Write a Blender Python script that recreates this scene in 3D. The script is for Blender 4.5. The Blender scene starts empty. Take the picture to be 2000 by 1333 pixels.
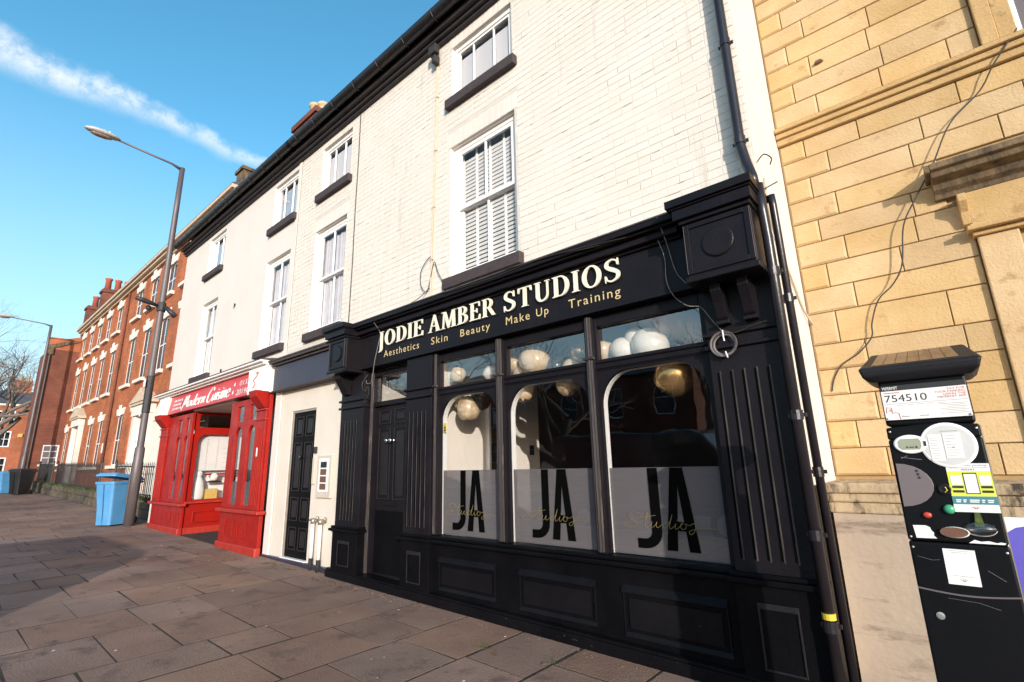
import bpy, math, random
from mathutils import Vector, Matrix
random.seed(7)
S = bpy.context.scene
COL = S.collection
R = math.radians

# ---------------------------------------------------------------- camera
cam_d = bpy.data.cameras.new('camera'); cam = bpy.data.objects.new('camera', cam_d); COL.objects.link(cam)
cam_d.sensor_width = 36.0; cam_d.lens = 36.0 * 968.3 / 2000.0; cam_d.clip_start = 0.05; cam_d.clip_end = 3000
YAW, PITCH, ROLL = -0.7084674, 0.2415545, -0.0255222
CAM = Vector((0.0, -3.7, 1.45))
_f = Vector((math.sin(YAW) * math.cos(PITCH), math.cos(YAW) * math.cos(PITCH), math.sin(PITCH)))
_r = Vector((math.cos(YAW), -math.sin(YAW), 0)); _u = _r.cross(_f)
_r2 = math.cos(ROLL) * _r + math.sin(ROLL) * _u; _u2 = -math.sin(ROLL) * _r + math.cos(ROLL) * _u
cam.matrix_world = Matrix(((_r2.x, _u2.x, -_f.x, CAM.x), (_r2.y, _u2.y, -_f.y, CAM.y), (_r2.z, _u2.z, -_f.z, CAM.z), (0, 0, 0, 1)))
S.camera = cam

# ---------------------------------------------------------------- sky and sun
SUN_AZ, SUN_EL = R(50), R(12.5)          # azimuth to the right of straight out from the facade
sun_dir = Vector((math.sin(SUN_AZ) * math.cos(SUN_EL), -math.cos(SUN_AZ) * math.cos(SUN_EL), math.sin(SUN_EL)))
W = bpy.data.worlds.new('World'); S.world = W; W.use_nodes = True
wn, wl = W.node_tree.nodes, W.node_tree.links
bg = wn['Background']; bg.inputs['Strength'].default_value = 0.15
sky = wn.new('ShaderNodeTexSky'); sky.sky_type = 'NISHITA'; sky.sun_disc = False
sky.sun_elevation = SUN_EL; sky.sun_rotation = math.atan2(sun_dir.x, sun_dir.y)
sky.air_density = 1.0; sky.dust_density = 2.2; sky.ozone_density = 3.0; sky.altitude = 60
def wmath(op, a, b=None, c=None):
    n = wn.new('ShaderNodeMath'); n.operation = op
    for i, v in enumerate((a, b, c)):
        if v is None: continue
        if isinstance(v, (int, float)): n.inputs[i].default_value = v
        else: wl.new(v, n.inputs[i])
    return n.outputs[0]
def wdot(vec, d):
    n = wn.new('ShaderNodeVectorMath'); n.operation = 'DOT_PRODUCT'; wl.new(vec, n.inputs[0]); n.inputs[1].default_value = d
    return n.outputs['Value']
def wmap(v, a, b, c, d, smooth=True):
    n = wn.new('ShaderNodeMapRange'); n.interpolation_type = 'SMOOTHSTEP' if smooth else 'LINEAR'
    wl.new(v, n.inputs[0])
    for i, k in enumerate((a, b, c, d)): n.inputs[i + 1].default_value = k
    return n.outputs[0]
tc = wn.new('ShaderNodeTexCoord'); DV = tc.outputs['Generated']
def pdir(px, py):
    return ((px - 1000) / 968.3 * _r2 - (py - 666.5) / 968.3 * _u2 + _f).normalized()
cA, cB = pdir(-40, 78), pdir(520, 322)                  # two directions along the old vapour trail
cN = cA.cross(cB).normalized(); cE = (cB - cB.dot(cA) * cA).normalized()
nz1 = wn.new('ShaderNodeTexNoise'); nz1.inputs['Scale'].default_value = 9; nz1.inputs['Detail'].default_value = 5; wl.new(DV, nz1.inputs['Vector'])
nz2 = wn.new('ShaderNodeTexNoise'); nz2.inputs['Scale'].default_value = 34; nz2.inputs['Detail'].default_value = 8; nz2.inputs['Roughness'].default_value = 0.68; wl.new(DV, nz2.inputs['Vector'])
s_ = wdot(DV, cN); t_ = wdot(DV, cE); fr = wdot(DV, cA)
s2 = wmath('ADD', s_, wmath('MULTIPLY', wmath('SUBTRACT', nz1.outputs['Fac'], 0.5), 0.040))
s2 = wmath('ADD', s2, wmath('MULTIPLY', wmath('SUBTRACT', nz2.outputs['Fac'], 0.5), 0.022))
wid = wmap(t_, -0.05, 0.42, 0.034, 0.012, False)
rel = wmath('DIVIDE', wmath('ABSOLUTE', s2), wid)
mask = wmap(rel, 0.0, 1.05, 1.0, 0.0)
mask = wmath('MULTIPLY', mask, wmap(nz2.outputs['Fac'], 0.30, 0.66, 0.25, 1.0))
mask = wmath('MULTIPLY', mask, wmap(fr, 0.0, 0.3, 0.0, 1.0))
mask = wmath('MULTIPLY', mask, wmap(t_, 0.0, 0.5, 0.70, 0.40))
hsv = wn.new('ShaderNodeHueSaturation'); wl.new(sky.outputs[0], hsv.inputs['Color'])
hsv.inputs['Hue'].default_value = 0.478; hsv.inputs['Saturation'].default_value = 1.16; hsv.inputs['Value'].default_value = 1.12
mixc = wn.new('ShaderNodeMix'); mixc.data_type = 'RGBA'; wl.new(mask, mixc.inputs[0]); 
sepd = wn.new('ShaderNodeSeparateXYZ'); wl.new(DV, sepd.inputs[0])          # winter haze paling the sky towards the horizon, all the way round
hz = wn.new('ShaderNodeMix'); hz.data_type = 'RGBA'; wl.new(wmap(sepd.outputs[2], -0.05, 0.60, 0.74, 0.0), hz.inputs[0]); wl.new(hsv.outputs[0], hz.inputs[6]); hz.inputs[7].default_value = (2.45, 2.95, 3.05, 1)
wl.new(hz.outputs[2], mixc.inputs[6])
mixc.inputs[7].default_value = (3.9, 3.85, 3.75, 1)
wl.new(mixc.outputs[2], bg.inputs['Color'])

sun_d = bpy.data.lights.new('sun', 'SUN'); sun_d.energy = 2.2; sun_d.angle = R(0.5); sun_d.color = (1.0, 0.93, 0.845)
sun = bpy.data.objects.new('sun', sun_d); COL.objects.link(sun)
sun.rotation_euler = (-sun_dir).to_track_quat('-Z', 'Y').to_euler()
S.view_settings.view_transform = 'Standard'; S.view_settings.look = 'None'; S.view_settings.gamma = 1.0
S.view_settings.use_curve_mapping = False; S.view_settings.exposure = 1.12
S.render.engine = 'CYCLES'; S.cycles.max_bounces = 8; S.cycles.transparent_max_bounces = 16

# ---------------------------------------------------------------- materials
def M(name, c1, c2=None, sc=4.0, rough=0.7, bump=0.0, bs=60.0, rnd=0.0, metal=0.0, stretch=(1, 1, 1), dirt=None, spec=0.5, coat=0.0, rvar=0.0):
    m = bpy.data.materials.new(name); m.use_nodes = True
    n, l = m.node_tree.nodes, m.node_tree.links
    b = n['Principled BSDF']; b.inputs['Roughness'].default_value = rough; b.inputs['Metallic'].default_value = metal
    b.inputs['Specular IOR Level'].default_value = spec; b.inputs['Coat Weight'].default_value = coat
    c2 = c2 or c1
    geo = n.new('ShaderNodeNewGeometry'); mp = n.new('ShaderNodeMapping'); l.new(geo.outputs['Position'], mp.inputs[0]); mp.inputs['Scale'].default_value = stretch
    nz = n.new('ShaderNodeTexNoise'); nz.inputs['Scale'].default_value = sc; nz.inputs['Detail'].default_value = 7; nz.inputs['Roughness'].default_value = 0.62
    l.new(mp.outputs[0], nz.inputs['Vector'])
    mr = n.new('ShaderNodeMapRange'); l.new(nz.outputs['Fac'], mr.inputs[0]); mr.inputs[1].default_value = 0.33; mr.inputs[2].default_value = 0.67
    mx = n.new('ShaderNodeMix'); mx.data_type = 'RGBA'; l.new(mr.outputs[0], mx.inputs[0])
    mx.inputs[6].default_value = (*c1, 1); mx.inputs[7].default_value = (*c2, 1)
    col = mx.outputs[2]
    if rnd:
        oi = n.new('ShaderNodeObjectInfo'); r1 = n.new('ShaderNodeMapRange'); l.new(oi.outputs['Random'], r1.inputs[0]); r1.inputs[3].default_value = 1 - rnd; r1.inputs[4].default_value = 1 + rnd
        hs = n.new('ShaderNodeHueSaturation'); l.new(col, hs.inputs['Color']); l.new(r1.outputs[0], hs.inputs['Value'])
        r2 = n.new('ShaderNodeMapRange'); wv = n.new('ShaderNodeMath'); wv.operation = 'FRACT'; w7 = n.new('ShaderNodeMath'); w7.operation = 'MULTIPLY'; w7.inputs[1].default_value = 37.7
        l.new(oi.outputs['Random'], w7.inputs[0]); l.new(w7.outputs[0], wv.inputs[0]); l.new(wv.outputs[0], r2.inputs[0]); r2.inputs[3].default_value = 1 - rnd; r2.inputs[4].default_value = 1 + rnd * 0.8
        l.new(r2.outputs[0], hs.inputs['Saturation']); col = hs.outputs[0]
    if dirt:
        dcs, dsc, dth = dirt[:3]; dst = dirt[3] if len(dirt) > 3 else (1, 1, 1)
        mp2 = n.new('ShaderNodeMapping'); l.new(geo.outputs['Position'], mp2.inputs[0]); mp2.inputs['Scale'].default_value = dst; mp2.inputs['Location'].default_value = (3.1, 7.7, 1.3)
        nd = n.new('ShaderNodeTexNoise'); nd.inputs['Scale'].default_value = dsc; nd.inputs['Detail'].default_value = 9; nd.inputs['Roughness'].default_value = 0.7; l.new(mp2.outputs[0], nd.inputs['Vector'])
        md = n.new('ShaderNodeMapRange'); l.new(nd.outputs['Fac'], md.inputs[0]); md.inputs[1].default_value = dth; md.inputs[2].default_value = dth + 0.12
        m2 = n.new('ShaderNodeMix'); m2.data_type = 'RGBA'; l.new(md.outputs[0], m2.inputs[0]); l.new(col, m2.inputs[6]); m2.inputs[7].default_value = (*dcs, 1)
        col = m2.outputs[2]
    l.new(col, b.inputs['Base Color'])
    if rvar:
        rr = n.new('ShaderNodeMapRange'); l.new(nz.outputs['Fac'], rr.inputs[0]); rr.inputs[1].default_value = .3; rr.inputs[2].default_value = .7; rr.inputs[3].default_value = rough - rvar; rr.inputs[4].default_value = rough + rvar
        l.new(rr.outputs[0], b.inputs['Roughness'])
    if bump:
        nb = n.new('ShaderNodeTexNoise'); nb.inputs['Scale'].default_value = bs; nb.inputs['Detail'].default_value = 6; l.new(mp.outputs[0], nb.inputs['Vector'])
        bp = n.new('ShaderNodeBump'); bp.inputs['Strength'].default_value = bump; bp.inputs['Distance'].default_value = 0.01; l.new(nb.outputs['Fac'], bp.inputs['Height']); l.new(bp.outputs[0], b.inputs['Normal'])
    return m
def brickmat(name, a, b_, mortar, scale=1.0, bw=0.225, bh=0.075):
    m = bpy.data.materials.new(name); m.use_nodes = True
    n, l = m.node_tree.nodes, m.node_tree.links; p = n['Principled BSDF']; p.inputs['Roughness'].default_value = 0.85
    geo = n.new('ShaderNodeNewGeometry'); sp = n.new('ShaderNodeSeparateXYZ'); l.new(geo.outputs['Position'], sp.inputs[0])
    ad = n.new('ShaderNodeMath'); l.new(sp.outputs[0], ad.inputs[0]); l.new(sp.outputs[1], ad.inputs[1])
    cb = n.new('ShaderNodeCombineXYZ'); l.new(ad.outputs[0], cb.inputs[0]); l.new(sp.outputs[2], cb.inputs[1])
    br = n.new('ShaderNodeTexBrick'); l.new(cb.outputs[0], br.inputs['Vector']); br.inputs['Scale'].default_value = scale
    br.inputs['Color1'].default_value = (*a, 1); br.inputs['Color2'].default_value = (*b_, 1); br.inputs['Mortar'].default_value = (*mortar, 1)
    br.inputs['Brick Width'].default_value = bw; br.inputs['Row Height'].default_value = bh; br.inputs['Mortar Size'].default_value = 0.006; br.inputs['Bias'].default_value = -0.1
    nz = n.new('ShaderNodeTexNoise'); nz.inputs['Scale'].default_value = 1.3; nz.inputs['Detail'].default_value = 8; l.new(geo.outputs['Position'], nz.inputs['Vector'])
    mr = n.new('ShaderNodeMapRange'); l.new(nz.outputs['Fac'], mr.inputs[0]); mr.inputs[1].default_value = .3; mr.inputs[2].default_value = .7; mr.inputs[3].default_value = .72; mr.inputs[4].default_value = 1.2
    hs = n.new('ShaderNodeHueSaturation'); l.new(br.outputs['Color'], hs.inputs['Color']); l.new(mr.outputs[0], hs.inputs['Value']); l.new(hs.outputs[0], p.inputs['Base Color'])
    bp = n.new('ShaderNodeBump'); bp.inputs['Strength'].default_value = .5; bp.inputs['Distance'].default_value = .006; bp.invert = True; l.new(br.outputs['Fac'], bp.inputs['Height']); l.new(bp.outputs[0], p.inputs['Normal'])
    return m
def glassmat(name, refl=1.0, base=0.02, tint=(1, 1, 1), rough=0.0):
    m = bpy.data.materials.new(name); m.use_nodes = True
    n, l = m.node_tree.nodes, m.node_tree.links; n.remove(n['Principled BSDF']); out = n['Material Output']
    tr = n.new('ShaderNodeBsdfTransparent'); tr.inputs[0].default_value = (*tint, 1)
    gl = n.new('ShaderNodeBsdfGlossy'); gl.inputs['Roughness'].default_value = rough
    fr = n.new('ShaderNodeFresnel'); g0 = n.new('ShaderNodeNewGeometry'); io = n.new('ShaderNodeMapRange'); l.new(g0.outputs['Backfacing'], io.inputs[0]); io.inputs[3].default_value = 1.52; io.inputs[4].default_value = 1 / 1.52; l.new(io.outputs[0], fr.inputs[0])
    ml = n.new('ShaderNodeMath'); ml.operation = 'MULTIPLY_ADD'; ml.use_clamp = True; l.new(fr.outputs[0], ml.inputs[0]); ml.inputs[1].default_value = refl; ml.inputs[2].default_value = base
    # old panes are never quite flat
    geo = n.new('ShaderNodeNewGeometry'); nz = n.new('ShaderNodeTexNoise'); nz.inputs['Scale'].default_value = 2.2; l.new(geo.outputs['Position'], nz.inputs['Vector'])
    bp = n.new('ShaderNodeBump'); bp.inputs['Strength'].default_value = 0.04; bp.inputs['Distance'].default_value = 0.05; l.new(nz.outputs['Fac'], bp.inputs['Height']); l.new(bp.outputs[0], gl.inputs['Normal'])
    mx = n.new('ShaderNodeMixShader'); l.new(ml.outputs[0], mx.inputs[0]); l.new(tr.outputs[0], mx.inputs[1]); l.new(gl.outputs[0], mx.inputs[2]); l.new(mx.outputs[0], out.inputs[0])
    return m
def filmmat(name, col, opac):
    m = bpy.data.materials.new(name); m.use_nodes = True
    n, l = m.node_tree.nodes, m.node_tree.links; n.remove(n['Principled BSDF']); out = n['Material Output']
    tr = n.new('ShaderNodeBsdfTransparent'); df = n.new('ShaderNodeBsdfDiffuse')
    geo = n.new('ShaderNodeNewGeometry'); mp = n.new('ShaderNodeMapping'); mp.inputs['Scale'].default_value = (1.5, 1, 14); l.new(geo.outputs['Position'], mp.inputs[0])
    nz = n.new('ShaderNodeTexNoise'); nz.inputs['Scale'].default_value = 3; nz.inputs['Detail'].default_value = 6; l.new(mp.outputs[0], nz.inputs['Vector'])
    mr = n.new('ShaderNodeMapRange'); l.new(nz.outputs['Fac'], mr.inputs[0]); mr.inputs[3].default_value = 0.85; mr.inputs[4].default_value = 1.12
    hs = n.new('ShaderNodeHueSaturation'); hs.inputs['Color'].default_value = (*col, 1); l.new(mr.outputs[0], hs.inputs['Value']); l.new(hs.outputs[0], df.inputs[0])
    mx = n.new('ShaderNodeMixShader'); mx.inputs[0].default_value = opac; l.new(tr.outputs[0], mx.inputs[1]); l.new(df.outputs[0], mx.inputs[2]); l.new(mx.outputs[0], out.inputs[0])
    return m
MT = {}
MT['cream_brick'] = M('cream_brick', (.715, .66, .595), (.67, .61, .54), 2.2, .75, .35, 90, rnd=.025, dirt=((.52, .45, .38), 3.2, .60, (1.6, 1, .16)))
MT['cream_joint'] = M('cream_joint', (.63, .57, .505), (.57, .51, .45), 9, .85, .3, 120)
MT['cream_render'] = M('cream_render', (.68, .63, .58), (.64, .59, .54), 1.3, .8, .15, 50, dirt=((.50, .44, .37), 2.2, .66, (1, 1, .35)))
MT['cream_low'] = M('cream_low', (.68, .61, .53), (.62, .555, .475), 2, .75, .25, 45, dirt=((.34, .28, .22), 4, .66, (1, 1, .3)))
MT['white_paint'] = M('white_paint', (.84, .82, .78), (.80, .77, .72), 5, .42, .05, 30, dirt=((.55, .48, .4), 9, .70))
MT['white_clean'] = M('white_clean', (.82, .81, .79), (.78, .77, .75), 5, .45)
MT['sill'] = M('sill', (.040, .028, .031), (.060, .043, .043), 14, .8, .6, 70, dirt=((.25, .20, .18), 30, .70))
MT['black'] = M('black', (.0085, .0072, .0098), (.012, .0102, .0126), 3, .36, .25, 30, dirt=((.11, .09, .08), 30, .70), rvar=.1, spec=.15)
MT['black_low'] = M('black_low', (.0030, .0030, .0040), (.0050, .0046, .0056), 3, .42, .3, 30, dirt=((.13, .105, .095), 26, .69), rvar=.1, spec=.07)  # same black paint, coloured darker to stand for dim reflections low down
MT['black_scuffed'] = M('black_scuffed', (.0030, .0030, .004), (.005, .0045, .0055), 3, .42, .3, 26, dirt=((.16, .125, .105), 34, .655, (.5, 1, 1)), rvar=.08, spec=.15)
MT['litter'] = M('litter', (.62, .58, .54), None, 5, .8)
MT['crack'] = M('crack', (.20, .155, .12), (.32, .26, .21), 30, .9)
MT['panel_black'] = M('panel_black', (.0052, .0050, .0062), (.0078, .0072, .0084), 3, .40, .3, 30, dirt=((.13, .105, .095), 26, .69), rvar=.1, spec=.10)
MT['edge_black'] = M('edge_black', (.0115, .0102, .012), (.019, .017, .0185), 20, .4, .2, 40, spec=.3)
MT['worn'] = M('worn', (.022, .017, .018), (.032, .024, .022), 5, .5, .4, 40, stretch=(1, 1, .12), dirt=((.20, .145, .11), 18, .585, (1, 1, .10)))
MT['flute'] = M('flute', (.075, .062, .058), (.014, .012, .012), 26, .55, 0, stretch=(1, 1, .16))
MT['navy'] = M('navy', (.030, .026, .044), (.040, .034, .055), 3, .4, .08, 25, dirt=((.12, .10, .1), 40, .74))
MT['lead'] = M('lead', (.040, .033, .033), (.075, .062, .058), 12, .75, .7, 60, dirt=((.32, .29, .25), 26, .62))
MT['gold_cream'] = M('gold_cream', (.78, .75, .62), (.72, .69, .56), 8, .5)
MT['gold'] = M('gold', (.66, .50, .24), (.58, .44, .2), 8, .45)
MT['gutter'] = M('gutter', (.012, .011, .012), (.02, .018, .018), 6, .38, .2, 40)
MT['eave'] = M('eave', (.022, .017, .019), (.034, .026, .026), 9, .6, .5, 50)
MT['pipe_black'] = M('pipe_black', (.012, .010, .014), (.018, .016, .019), 4, .30, .12, 30, dirt=((.12, .08, .06), 30, .72))
MT['red'] = M('red', (.36, .012, .006), (.27, .008, .005), 4, .42, .25, 30, dirt=((.50, .085, .035), 20, .64, (1, 1, .5)), rvar=.1, spec=.28)
MT['red_worn'] = M('red_worn', (.42, .030, .014), (.32, .014, .010), 9, .55, .4, 60, stretch=(1, 1, .2), dirt=((.66, .20, .11), 16, .62, (1, 1, .3)))
MT['sign_red'] = M('sign_red', (.52, .035, .045), (.58, .06, .065), 1.1, .4)
MT['stone_yellow'] = M('stone_yellow', (.455, .30, .135), (.54, .385, .205), 2.4, .85, .5, 60, rnd=.085, dirt=((.33, .195, .08), 4, .585))
MT['stone_joint'] = M('stone_joint', (.33, .215, .10), (.40, .27, .13), 20, .9)
MT['stone_trim'] = M('stone_trim', (.50, .335, .15), (.42, .27, .115), 5, .85, .5, 60, dirt=((.14, .10, .07), 5, .60, (1, 1, 2)))
MT['stone_dark'] = M('stone_dark', (.045, .033, .024), (.20, .14, .075), 9, .9, .7, 50, stretch=(1, 1, .4))
MT['plinth_paint'] = M('plinth_paint', (.40, .32, .245), (.33, .26, .20), 1.6, .8, .5, 24, dirt=((.15, .105, .075), 2.2, .52, (.5, 1, 2.6)))
MT['coping'] = M('coping', (.46, .35, .22), (.36, .27, .165), 6, .85, .5, 60, dirt=((.045, .032, .022), 10, .50, (1, 1, .25)))
MT['slab'] = M('slab', (.192, .110, .078), (.275, .168, .118), 1.3, .84, .65, 60, rnd=.15, dirt=((.115, .068, .052), 2.2, .54))
MT['slab_far'] = M('slab_far', (.20, .116, .082), (.275, .172, .122), 1.8, .86, .4, 40, dirt=((.135, .085, .066), 4, .60))
MT['joint'] = M('joint', (.022, .016, .012), (.045, .033, .024), 9, .95, .5, 90, dirt=((.06, .07, .025), 8, .66))
MT['grit'] = M('grit', (.24, .17, .11), (.13, .09, .06), 18, .95, .8, 120)
MT['asphalt'] = M('asphalt', (.05, .05, .052), (.065, .063, .062), 12, .9, .4, 90)
MT['kerb'] = M('kerb', (.24, .22, .2), (.3, .27, .25), 8, .85, .3, 60, rnd=.08)
MT['ground'] = M('ground', (.12, .11, .09), (.09, .10, .06), .6, .95)
MT['brick_orange'] = brickmat('brick_orange', (.43, .112, .028), (.30, .066, .020), (.34, .20, .11))
MT['brick_red'] = brickmat('brick_red', (.20, .052, .026), (.15, .038, .020), (.15, .095, .07))  # brick colour darkened to carry the shade on the side of the wing
MT['brick_far'] = brickmat('brick_far', (.42, .105, .040), (.34, .08, .03), (.34, .2, .12))
MT['stone_white'] = M('stone_white', (.76, .71, .63), (.68, .62, .54), 5, .8, .2, 40)
MT['cornice_buff'] = M('cornice_buff', (.62, .49, .36), (.52, .40, .29), 5, .8, .2, 40)
MT['slate'] = M('slate', (.075, .068, .075), (.11, .095, .10), 5, .8, .5, 30)
MT['terracotta'] = M('terracotta', (.42, .10, .055), (.34, .08, .045), 6, .8)
MT['pot_cream'] = M('pot_cream', (.58, .45, .27), (.5, .38, .22), 6, .8)
MT['iron'] = M('iron', (.020, .020, .022), (.03, .028, .03), 8, .55)
MT['wallstone'] = M('wallstone', (.075, .055, .04), (.14, .105, .072), 5, .95, .8, 25, rnd=.18, dirt=((.035, .05, .014), 5, .50))
MT['moss'] = M('moss', (.055, .085, .018), (.09, .11, .03), 20, .95, .8, 60)
MT['lamp_grey'] = M('lamp_grey', (.115, .095, .098), (.15, .125, .125), 5, .5, .25, 30, metal=.35, stretch=(1, 1, .3), dirt=((.30, .27, .24), 14, .69))
MT['lamp_head'] = M('lamp_head', (.50, .48, .46), (.42, .40, .38), 5, .5)
MT['lamp_bowl'] = M('lamp_bowl', (.22, .14, .11), (.30, .20, .16), 14, .15, coat=.6)
MT['bin_blue'] = M('bin_blue', (.075, .26, .50), (.10, .31, .56), 3, .52, .05, 20, dirt=((.10, .16, .24), 7, .62, (1, 1, .4)))
MT['bin_black'] = M('bin_black', (.014, .016, .018), (.022, .022, .024), 4, .45)
MT['rubber'] = M('rubber', (.015, .015, .015), None, 5, .8)
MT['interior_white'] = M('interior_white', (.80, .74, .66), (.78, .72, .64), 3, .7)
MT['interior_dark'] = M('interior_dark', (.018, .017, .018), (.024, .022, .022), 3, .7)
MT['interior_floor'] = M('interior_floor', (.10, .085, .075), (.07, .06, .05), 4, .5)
MT['glass'] = glassmat('glass', 2.0, .04)
MT['glass_transom'] = glassmat('glass_transom', 3.4, .09)
MT['gold_script'] = M('gold_script', (.24, .18, .06), None, 8, .5)
MT['glass_up'] = glassmat('glass_up', .9, .0)
MT['glass_sky'] = glassmat('glass_sky', 2.4, .06)
MT['dark_glass'] = M('dark_glass', (.018, .018, .022), None, 3, .2, spec=.2)
MT['glass_far'] = glassmat('glass_far', 1.6, .04)
MT['film'] = filmmat('film', (.150, .138, .145), .86)
MT['vinyl'] = M('vinyl', (.003, .003, .003), None, 3, .7, spec=.0)
MT['balloon_white'] = M('balloon_white', (.80, .75, .66), (.76, .70, .60), 3, .30)
MT['balloon_cream'] = M('balloon_cream', (.70, .55, .36), (.66, .50, .32), 3, .28)
MT['balloon_gold'] = M('balloon_gold', (.62, .40, .17), None, 3, .22, metal=.85)
MT['balloon_dark'] = M('balloon_dark', (.02, .019, .018), None, 3, .25)
MT['balloon_marble'] = M('balloon_marble', (.66, .55, .38), (.28, .18, .09), 14, .3)
MT['curtain'] = M('curtain', (.50, .48, .50), (.42, .40, .43), 5, .9)
MT['blind'] = M('blind', (.66, .64, .66), None, 5, .5)
MT['meter'] = M('meter', (.004, .0045, .006), (.006, .0065, .008), 4, .42, .06, 60, spec=.12, dirt=((.09, .085, .08), 40, .72))
MT['meter_head'] = M('meter_head', (.016, .016, .019), (.012, .012, .015), 4, .5, .05, 60, spec=.2)
MT['solar'] = M('solar', (.13, .060, .035), (.09, .042, .026), 20, .3, coat=.3)
MT['steel'] = M('steel', (.55, .54, .52), (.45, .44, .43), 8, .35, metal=.8)
MT['grey_plate'] = M('grey_plate', (.145, .12, .125), (.13, .11, .115), 6, .5)
MT['paper'] = M('paper', (.74, .73, .71), (.68, .67, .66), 4, .55)
MT['pale_grey'] = M('pale_grey', (.60, .60, .59), (.52, .52, .51), 12, .4)
MT['lcd'] = M('lcd', (.30, .32, .24), (.26, .28, .21), 6, .3)
MT['ink'] = M('ink', (.02, .02, .022), None, 3, .5)
MT['ink_grey'] = M('ink_grey', (.34, .33, .33), None, 3, .5)
MT['ink_red'] = M('ink_red', (.50, .09, .06), None, 3, .5)
MT['ink_white'] = M('ink_white', (.78, .77, .75), None, 3, .5)
MT['lime'] = M('lime', (.60, .66, .07), None, 3, .5)
MT['teal'] = M('teal', (.05, .20, .24), None, 3, .5)
MT['purple'] = M('purple', (.10, .085, .42), (.12, .10, .46), 4, .4)
MT['green_btn'] = M('green_btn', (.05, .32, .16), None, 3, .3)
MT['red_btn'] = M('red_btn', (.50, .05, .03), None, 3, .3)
MT['brown_slot'] = M('brown_slot', (.13, .065, .045), (.17, .09, .06), 30, .3)
MT['yellow'] = M('yellow', (.62, .47, .03), (.5, .38, .03), 9, .5)
MT['tape'] = M('tape', (.62, .47, .04), (.5, .38, .04), 9, .5, dirt=((.01, .01, .01), 22, .52))
MT['gum'] = M('gum', (.09, .07, .062), (.33, .28, .25), 2.0, .9)
MT['orange_print'] = M('orange_print', (.72, .30, .08), (.50, .52, .16), 28, .5)
MT['cable'] = M('cable', (.03, .027, .025), None, 3, .6)
MT['cable_pale'] = M('cable_pale', (.28, .255, .235), (.17, .155, .14), 20, .5)
MT['cable_cream'] = M('cable_cream', (.60, .50, .37), (.5, .41, .3), 9, .7)
MT['bark'] = M('bark', (.075, .058, .045), (.12, .095, .075), 9, .95, .8, 30, stretch=(1, 1, .3))
MT['twig'] = M('twig', (.15, .115, .095), (.19, .15, .125), 9, .95)
MT['leaf'] = M('leaf', (.06, .13, .03), (.10, .18, .05), 9, .5, rnd=.2)
MT['deadleaf'] = M('deadleaf', (.24, .085, .03), (.15, .07, .035), 20, .8)
MT['beige'] = M('beige', (.58, .50, .42), (.52, .45, .38), 5, .5)
MT['brass'] = M('brass', (.50, .43, .32), (.4, .33, .25), 8, .35, metal=.7)
MT['chrome'] = M('chrome', (.75, .75, .75), None, 4, .12, metal=1.0)
MT['tile_dark'] = M('tile_dark', (.035, .032, .035), (.06, .055, .05), 14, .6, .4, 60, dirt=((.36, .30, .24), 16, .66))
MT['van_paint'] = M('van_paint', (.05, .055, .065), None, 4, .3, coat=.5)
MT['timber_grey'] = M('timber_grey', (.24, .21, .19), (.3, .26, .23), 7, .7)

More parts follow.
